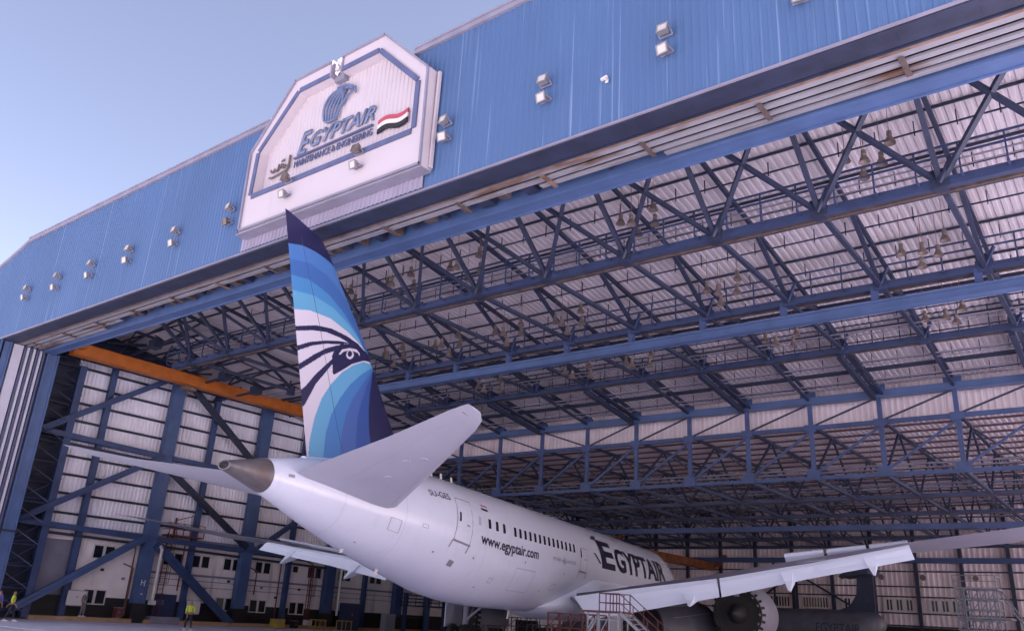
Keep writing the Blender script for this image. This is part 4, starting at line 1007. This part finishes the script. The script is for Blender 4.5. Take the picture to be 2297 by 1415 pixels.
# engines
def engine(v,u,z,r0,lab):
    E = empty('x',(0,0,0)); bpy.data.objects.remove(E)
    b = MB(); n = 48; prof = [(1.30,0),(1.42,.35),(1.62,1.3),(1.76,2.6),(1.78,3.6),(1.68,4.4),(1.56,4.7),(1.45,4.62),(1.38,4.2),(1.3,2.5),(1.27,.6),(1.26,.02)]; rs = []
    for r_, t in prof:
        R = []
        for i in range(n):
            a = 2*pi*i/n; tt = t
            if t < .2: tt = t-(.22 if i % 3 == 0 else (-.05 if i % 3 == 1 else -.05))
            R.append((v+r0*r_*sin(a),u+tt,z+r0*r_*cos(a)))
        rs.append(R)
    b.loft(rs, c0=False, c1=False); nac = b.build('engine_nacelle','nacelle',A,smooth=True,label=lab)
    b = MB(); b.lathe([(.05,-1.5),(.32,-.9),(.55,-.1),(.72,.9),(.9,1.6),(1.24*r0,2.2),(1.24*r0,2.6)],(v,u,z),'y',28); b.build('engine_core','black',nac,smooth=True)
    b = MB()
    for i in range(n//2):
        a = 2*pi*(i+.5)/(n//2); b.bar((v+1.28*r0*sin(a),u-.12,z+1.28*r0*cos(a)),(v+1.30*r0*sin(a),u+.25,z+1.30*r0*cos(a)),.16,.03,upv=(sin(a),0,cos(a)))
    b.lathe([(1.02*r0,-.02),(1.40*r0,-.06),(1.42*r0,.10),(1.25*r0,.12)],(v,u,z),'y',48)
    for i in range(n//2):
        a = 2*pi*i/(n//2); b.bar((v+1.36*r0*sin(a),u-.02,z+1.36*r0*cos(a)),(v+1.56*r0*sin(a),u+.30,z+1.56*r0*cos(a)),.15,.05,upv=(0,1,0))
    b.build('nozzle_chevron','black',nac)
    b = MB(); b.loft([[(v-.14,u+.4,z+.7),(v+.14,u+.4,z+.7),(v+.14,u+4.2,z+1.6),(v-.14,u+4.2,z+1.6)],[(v-.16,u-1.6,z+1.95),(v+.16,u-1.6,z+1.95),(v+.2,u+3.6,z+2.3),(v-.2,u+3.6,z+2.3)]]); b.build('engine_pylon','wgrey',A)
    return nac
engine(12.15,30.0,2.78,1.0,'starboard engine nacelle with serrated nozzle'); engine(-6.75,31.0,1.75,.86,'port engine nacelle with serrated nozzle')
# landing gear
def gear(v,u,z0):
    b = MB(); b.tube((v,u,.9),(v,u+.1,3.4),.19,12); b.bar((v,u-.9,.66),(v,u+.9,.66),.22); b.bar((v,u,1.5),(v*.55,u+.2,3.2),.12); b.bar((v+.1,u,1.2),(v+.1,u+1.4,3.1),.1); b.build('main_gear_leg','coping',A)
    for du in (-.75,.75):
        for dv in (-.45,.45):
            b = MB(); b.lathe([(.1,-.2),(.45,-.2),(.62,-.14),(.66,0),(.62,.14),(.45,.2),(.1,.2)],(v+dv,u+du,.66),'x',24); w_ = b.build('wheel','black',A,smooth=True)
            b = MB(); b.tube((v+dv-.21,u+du,.66),(v+dv+.21,u+du,.66),.26,14); b.build('hub','ltank',w_)
    b = MB(); b.box(v+.9*(1 if v > 0 else -1),u-1,1.1,v+.96*(1 if v > 0 else -1),u+1.2,3.0); b.build('gear_door','wgrey',A)
gear(4.6,27.5,0); gear(-4.6,27.5,0)
b = MB(); b.tube((0,52,.6),(0,52,3.2),.12,10); b.build('nose_gear_leg','coping',A)
for s in (-.3,.3): b = MB(); b.lathe([(.1,-.12),(.4,-.12),(.45,0),(.4,.12),(.1,.12)],(s,52,.46),'x',20); b.build('wheel','black',A,smooth=True)

r = empty('engine_cowl', (-25.2,49.5,0), radians(-25), 'dark grey streaked engine cowl on a trolley between fuselage and starboard engine', 'engine cowl')
b = MB(); rs = []
for k in range(9):
    t = k/8; r_ = 1.15+.75*sin(pi*(.15+.6*t)); rs.append([Vector((r_*cos(a)*1.15,-2+4*t,1.7+r_*sin(a))) for a in [radians(-35+250*j/24) for j in range(25)]]+[Vector(((r_-.12)*cos(a)*1.15,-2+4*t,1.7+(r_-.12)*sin(a))) for a in [radians(215-250*j/24) for j in range(25)]])
b.loft(rs); b.build('shell','darkgrey',r,smooth=True)
b = MB()
for j in range(7):
    a0 = radians(20+j*22); b.bar((1.98*cos(a0)*1.1,-1.5,1.7+1.9*sin(a0)),(1.98*cos(a0+.25)*1.1,1.6,1.7+1.9*sin(a0+.25)),.05,.03)
b.build('streak','wgrey2',r)
b = MB(); b.box(-1.6,-1.8,.25,1.6,1.8,.4); b.bar((-1.5,-1.6,.4),(-1.2,-1.6,1.3),.1); b.bar((1.5,-1.6,.4),(1.2,-1.6,1.3),.1)
for x in (-1.4,1.4):
    for y in (-1.5,1.5): b.tube((x,y,.15),(x+.12,y,.15),.15,10); b.bar((x,y,.15),(x,y,.3),.1)
b.build('trolley','walk',r)
for i,(x,y,w_,h_,lab) in enumerate(((-36.5,46,1.2,1.3,'dark maintenance trolley left of the main landing gear'),(-38.5,52,2.2,1.9,'wide dark rack below the front half of the belly'),(-35.2,54,2.4,2.1,'tall dark rack far under the aircraft belly'),(-32.0,55,2.2,2.0,'dark rack between main gear and red lattice stand'),(-34.2,48,1.6,1.5,'dark open rack of parts behind the main landing gear'),(-31.6,46.5,1.3,1.6,'dark red tool rack under the aircraft belly'),(-29.3,44.8,1.2,1.2,'low dark rack beside the red lattice stand'))):
    r = empty('parts_rack', (x,y,0), .3*i, lab, 'rack')
    b = MB(); lat(b,-w_/2,w_/2,-.35,.35,.1,h_,3,3,.05); b.build('frame','maroon' if i == 5 else 'darkgrey',r)
    b = MB(); b.box(-w_/2+.05,-.3,.5,w_/2-.2,.3,.85); b.box(-w_/4,-.3,.9,w_/2-.1,.3,h_-.15); b.build('load','dado',r)
# ------------------------------------------------------------------ second, distant aircraft
B2 = empty('small_airliner', (-22.5,74,0), radians(0), 'grey aircraft with a dark fin far behind the starboard engine', 'airliner')
b = MB(); rs = []
for x, r_, zc in ((-9,.25,2.2),(-8.2,.9,2.3),(-6,1.45,2.4),(-2,1.5,2.5),(1.5,1.4,2.6),(2.7,1.15,2.75),(3.3,.75,2.9),(3.6,.2,3.0)): rs.append([Vector((x,r_*cos(a),zc+r_*sin(a)+.0)) for a in [2*pi*k/20 for k in range(20)]])
b.loft(rs); b.build('fuselage','darkgrey',B2,smooth=True)
b = MB(); b.prism([(-.6,3.75),(.9,4.3),(1.5,5.2),(1.7,7.0),(2.9,7.0),(2.9,3.6)],-.12,.12); b.build('fin','navy',B2)
b = MB(); b.prism([(.6,6.5),(1.6,7.3),(3.0,7.2),(2.9,6.8)],-1.6,1.6); b.build('tailplane','navy',B2)
b = MB(); b.box(-8,-7,1.7,-4,7,1.85); b.build('wing','wgrey2',B2)
b = MB()
for s in (-.9,.9): b.tube((-4,s,.35),(-4,s+.25,.35),.35,14); b.bar((-4,s,.4),(-4,s,1.4),.12)
b.tube((-8,-.1,.3),(-8,.1,.3),.3,14); b.bar((-8,0,.3),(-8,0,1.6),.1); b.build('landing_gear','black',B2)
bm = text_bm('EGYPTAIR'); fit(bm,-1.5,2.0,2.2,2.9)
for v_ in bm.verts: v_.co = Vector((v_.co.x,-1.52,v_.co.y))
bmobj(bm,'title_lettering','ink',B2)

# ------------------------------------------------------------------ access stairs beside the starboard flap
Rs = empty('access_stairs', (-22.5,38,0), 0, 'red and white wheeled access stairs standing under the starboard inboard flap', 'access stairs'); Rs.scale = (.84,.84,.94)
b = MB(); b.box(-1.9,-.6,2.45,.7,.7,2.55); b.build('platform','maroon',Rs)
b = MB()
for x in (-.75,-.3,.2,.62):
    for y in (-.58,.66): b.bar((x,y,2.5),(x,y,3.42),.05)
for z in (2.95,3.42): b.bar((-.75,-.58,z),(.62,-.58,z),.05); b.bar((-.75,.66,z),(.62,.66,z),.05); b.bar((-.75,-.58,z),(-.75,.66,z),.05)
b.build('guard_rail','maroon',Rs)
for x in (-1.6,-.8,-.1,.5):
    for y in (-.5,.6):
        b = MB(); b.bar((x,y,.18),(x,y,2.45),.07); b.build('leg','ltank',Rs); 
        b = MB(); b.tube((x,y-.05,.15),(x,y+.05,.15),.15,10); b.build('castor','black',Rs)
b = MB(); b.bar((-1.6,-.5,1.3),(.5,-.5,1.3),.05); b.bar((-1.6,-.5,2.1),(.5,-.5,2.1),.05); b.bar((-1.6,-.5,1.3),(-.8,-.5,2.3),.05); b.bar((-.8,-.5,1.3),(-.1,-.5,2.3),.05); b.bar((-2.6,-.5,.2),(-1.2,-.5,2.1),.07); b.bar((-3.0,.4,.2),(-1.4,.4,2.4),.07); b.build('bracing','ltank',Rs)
b = MB()
for y in (-.55,.65): b.bar((.6,y,2.5),(4.2,y,.1),.08,.16)
n = 11
for k in range(n): t = (k+.5)/n; b.box(.6+3.6*t-.12,-.5,2.5-2.4*t-.02,.6+3.6*t+.12,.6,2.5-2.4*t+.02)
b.build('stair_flight','ltank',Rs)
b = MB()
for y in (-.58,.68):
    b.bar((.62,y,3.42),(4.3,y,1.0),.045); b.bar((.62,y,2.98),(4.3,y,.56),.035)
    for k in range(5): t = k/4; b.bar((.62+3.66*t,y,2.5-2.4*t),(.62+3.66*t,y,3.42-2.4*t),.04)
b.build('hand_rail','maroon',Rs)
r = empty('tool_stand', (-26.5,40.5,0), 0, 'dark red lattice stand under the wing root beside the access stairs', 'stand')
b = MB(); lat(b,-1.4,1.6,-.6,.6,0,2.2,4,3,.07); b.build('lattice','maroon',r)
b = MB(); b.box(-1.3,-.5,.6,1.4,.5,1.2); b.box(-.6,-.4,1.25,.9,.4,1.8); b.build('load','dado',r)

# ------------------------------------------------------------------ people
def skinmesh(name, V, Es, R, m, parent, sub=1):
    me = bpy.data.meshes.new(name); bm = bmesh.new(); ly = bm.verts.layers.skin.verify()
    vs = [bm.verts.new(v) for v in V]
    for v, r_ in zip(vs, R): v[ly].radius = (r_, r_) if not isinstance(r_, tuple) else r_
    vs[0][ly].use_root = True
    for a, b_ in Es: bm.edges.new((vs[a], vs[b_]))
    bm.to_mesh(me); bm.free(); me.materials.append(M_[m])
    o = bpy.data.objects.new(name, me); C.objects.link(o); o.parent = parent
    sk = o.modifiers.new('Skin','SKIN'); sk.use_smooth_shade = True
    ss = o.modifiers.new('Sub','SUBSURF'); ss.levels = sub; ss.render_levels = sub
    return o
def person(loc, rz, label, top, vest, legs, pose='walk'):
    P = empty('person', loc, rz, label, 'person')
    sw = .26 if pose == 'walk' else .05; ar = .22 if pose == 'walk' else .04
    hip, ch, nk, hd, tp = (0,0,.93),(0,.01,1.25),(0,0,1.47),(0,.02,1.58),(0,.01,1.71)
    Vv = [hip,ch,nk,hd,tp]; Ee = [(0,1),(1,2),(2,3),(3,4)]; Rr = [(.13,.10),(.16,.11),.055,(.075,.095),(.06,.075)]
    for s in (-1,1):
        k = len(Vv); a = s*ar
        Vv += [(s*.19,0,1.41),(s*.24,-a*.4,1.14),(s*.25,a*.9,.90),(s*.25,a*1.2,.82)]; Rr += [.055,.045,.035,.032]; Ee += [(2,k),(k,k+1),(k+1,k+2),(k+2,k+3)]
        for f,(dx,dy,ln) in enumerate(((-.025,.02,.085),(-.008,.025,.095),(.01,.02,.09),(.025,.01,.075),(-.045,-.01,.05))):
            q = len(Vv); Vv += [(s*.25+dx,a*1.2+dy,.80-ln*.5),(s*.25+dx,a*1.2+dy+.02,.80-ln)]; Rr += [.010,.008]; Ee += [(k+3,q),(q,q+1)]
        k = len(Vv); d = -s*sw
        Vv += [(s*.10,0,.86),(s*.10,d*.55+.04,.48),(s*.10,d,.09),(s*.10,d+.17,.04)]; Rr += [.09,.06,.042,.035]; Ee += [(0,k),(k,k+1),(k+1,k+2),(k+2,k+3)]
    body = skinmesh('body',Vv,Ee,Rr,'skin',P)
    V2 = [(0,0,.92)]; E2 = []; R2 = [(.155,.125)]
    for s in (-1,1):
        k = len(V2); d = -s*sw; V2 += [(s*.10,0,.84),(s*.10,d*.55+.04,.48),(s*.10,d,.12)]; R2 += [.11,.082,.062]; E2 += [(0,k),(k,k+1),(k+1,k+2)]
    skinmesh('trousers',V2,E2,R2,legs,P)
    V3 = [(0,.01,1.0),(0,.01,1.25),(0,0,1.40)]; R3 = [(.165,.125),(.185,.13),(.16,.10)]; E3 = [(0,1),(1,2)]
    for s in (-1,1):
        k = len(V3); a = s*ar; V3 += [(s*.20,0,1.40),(s*.245,-a*.4,1.14)]+([(s*.25,a*.8,.94)] if not vest else [(s*.25,a*.2,1.02)]); R3 += [.07,.058,.05]; E3 += [(2,k),(k,k+1),(k+1,k+2)]
    skinmesh('shirt',V3,E3,R3,top,P)
    if vest: skinmesh('vest',[(0,.01,.98),(0,.01,1.24),(0,0,1.43)],[(0,1),(1,2)],[(.185,.145),(.205,.15),(.185,.12)],'hiviz',P)
    skinmesh('hair',[(0,-.03,1.63),(0,-.01,1.70)],[(0,1)],[(.08,.085),(.062,.075)],'hair',P)
    for s in (-1,1):
        d = -s*sw; b = MB(); b.loft([[(s*.10-.05,d-.09,.0),(s*.10+.05,d-.09,.0),(s*.10+.05,d-.09,.09),(s*.10-.05,d-.09,.09)],[(s*.10-.055,d+.08,.0),(s*.10+.055,d+.08,.0),(s*.10+.05,d+.06,.10),(s*.10-.05,d+.06,.10)],[(s*.10-.045,d+.22,.0),(s*.10+.045,d+.22,.0),(s*.10+.04,d+.22,.05),(s*.10-.04,d+.22,.05)]]); b.build('shoe','shoe',P)
    b = MB()
    for x in (-.03,.03): b.box(x-.011,.112,1.605,x+.011,.118,1.617)
    b.box(-.02,.108,1.53,.02,.114,1.537); b.build('face_detail','hair',body)
    return P
person((-49.9,31.9,0), radians(80), 'worker in yellow vest and dark trousers walking across the hangar floor', 'hiviz', True, 'clothdark')
person((-55.5,23.55,0), radians(-20), 'worker in yellow vest standing at the left jamb of the hangar door', 'hiviz', True, 'clothdark')
person((-56.6,23.2,0), radians(30), 'person in a violet blue top beside the door jamb at the left picture edge', 'clothblue', False, 'clothdark', 'stand')
person((-60.95,30.55,.27), radians(-60), 'person in mottled grey clothes standing on the kerb by the office window', 'clothgrey', False, 'clothgrey', 'stand')
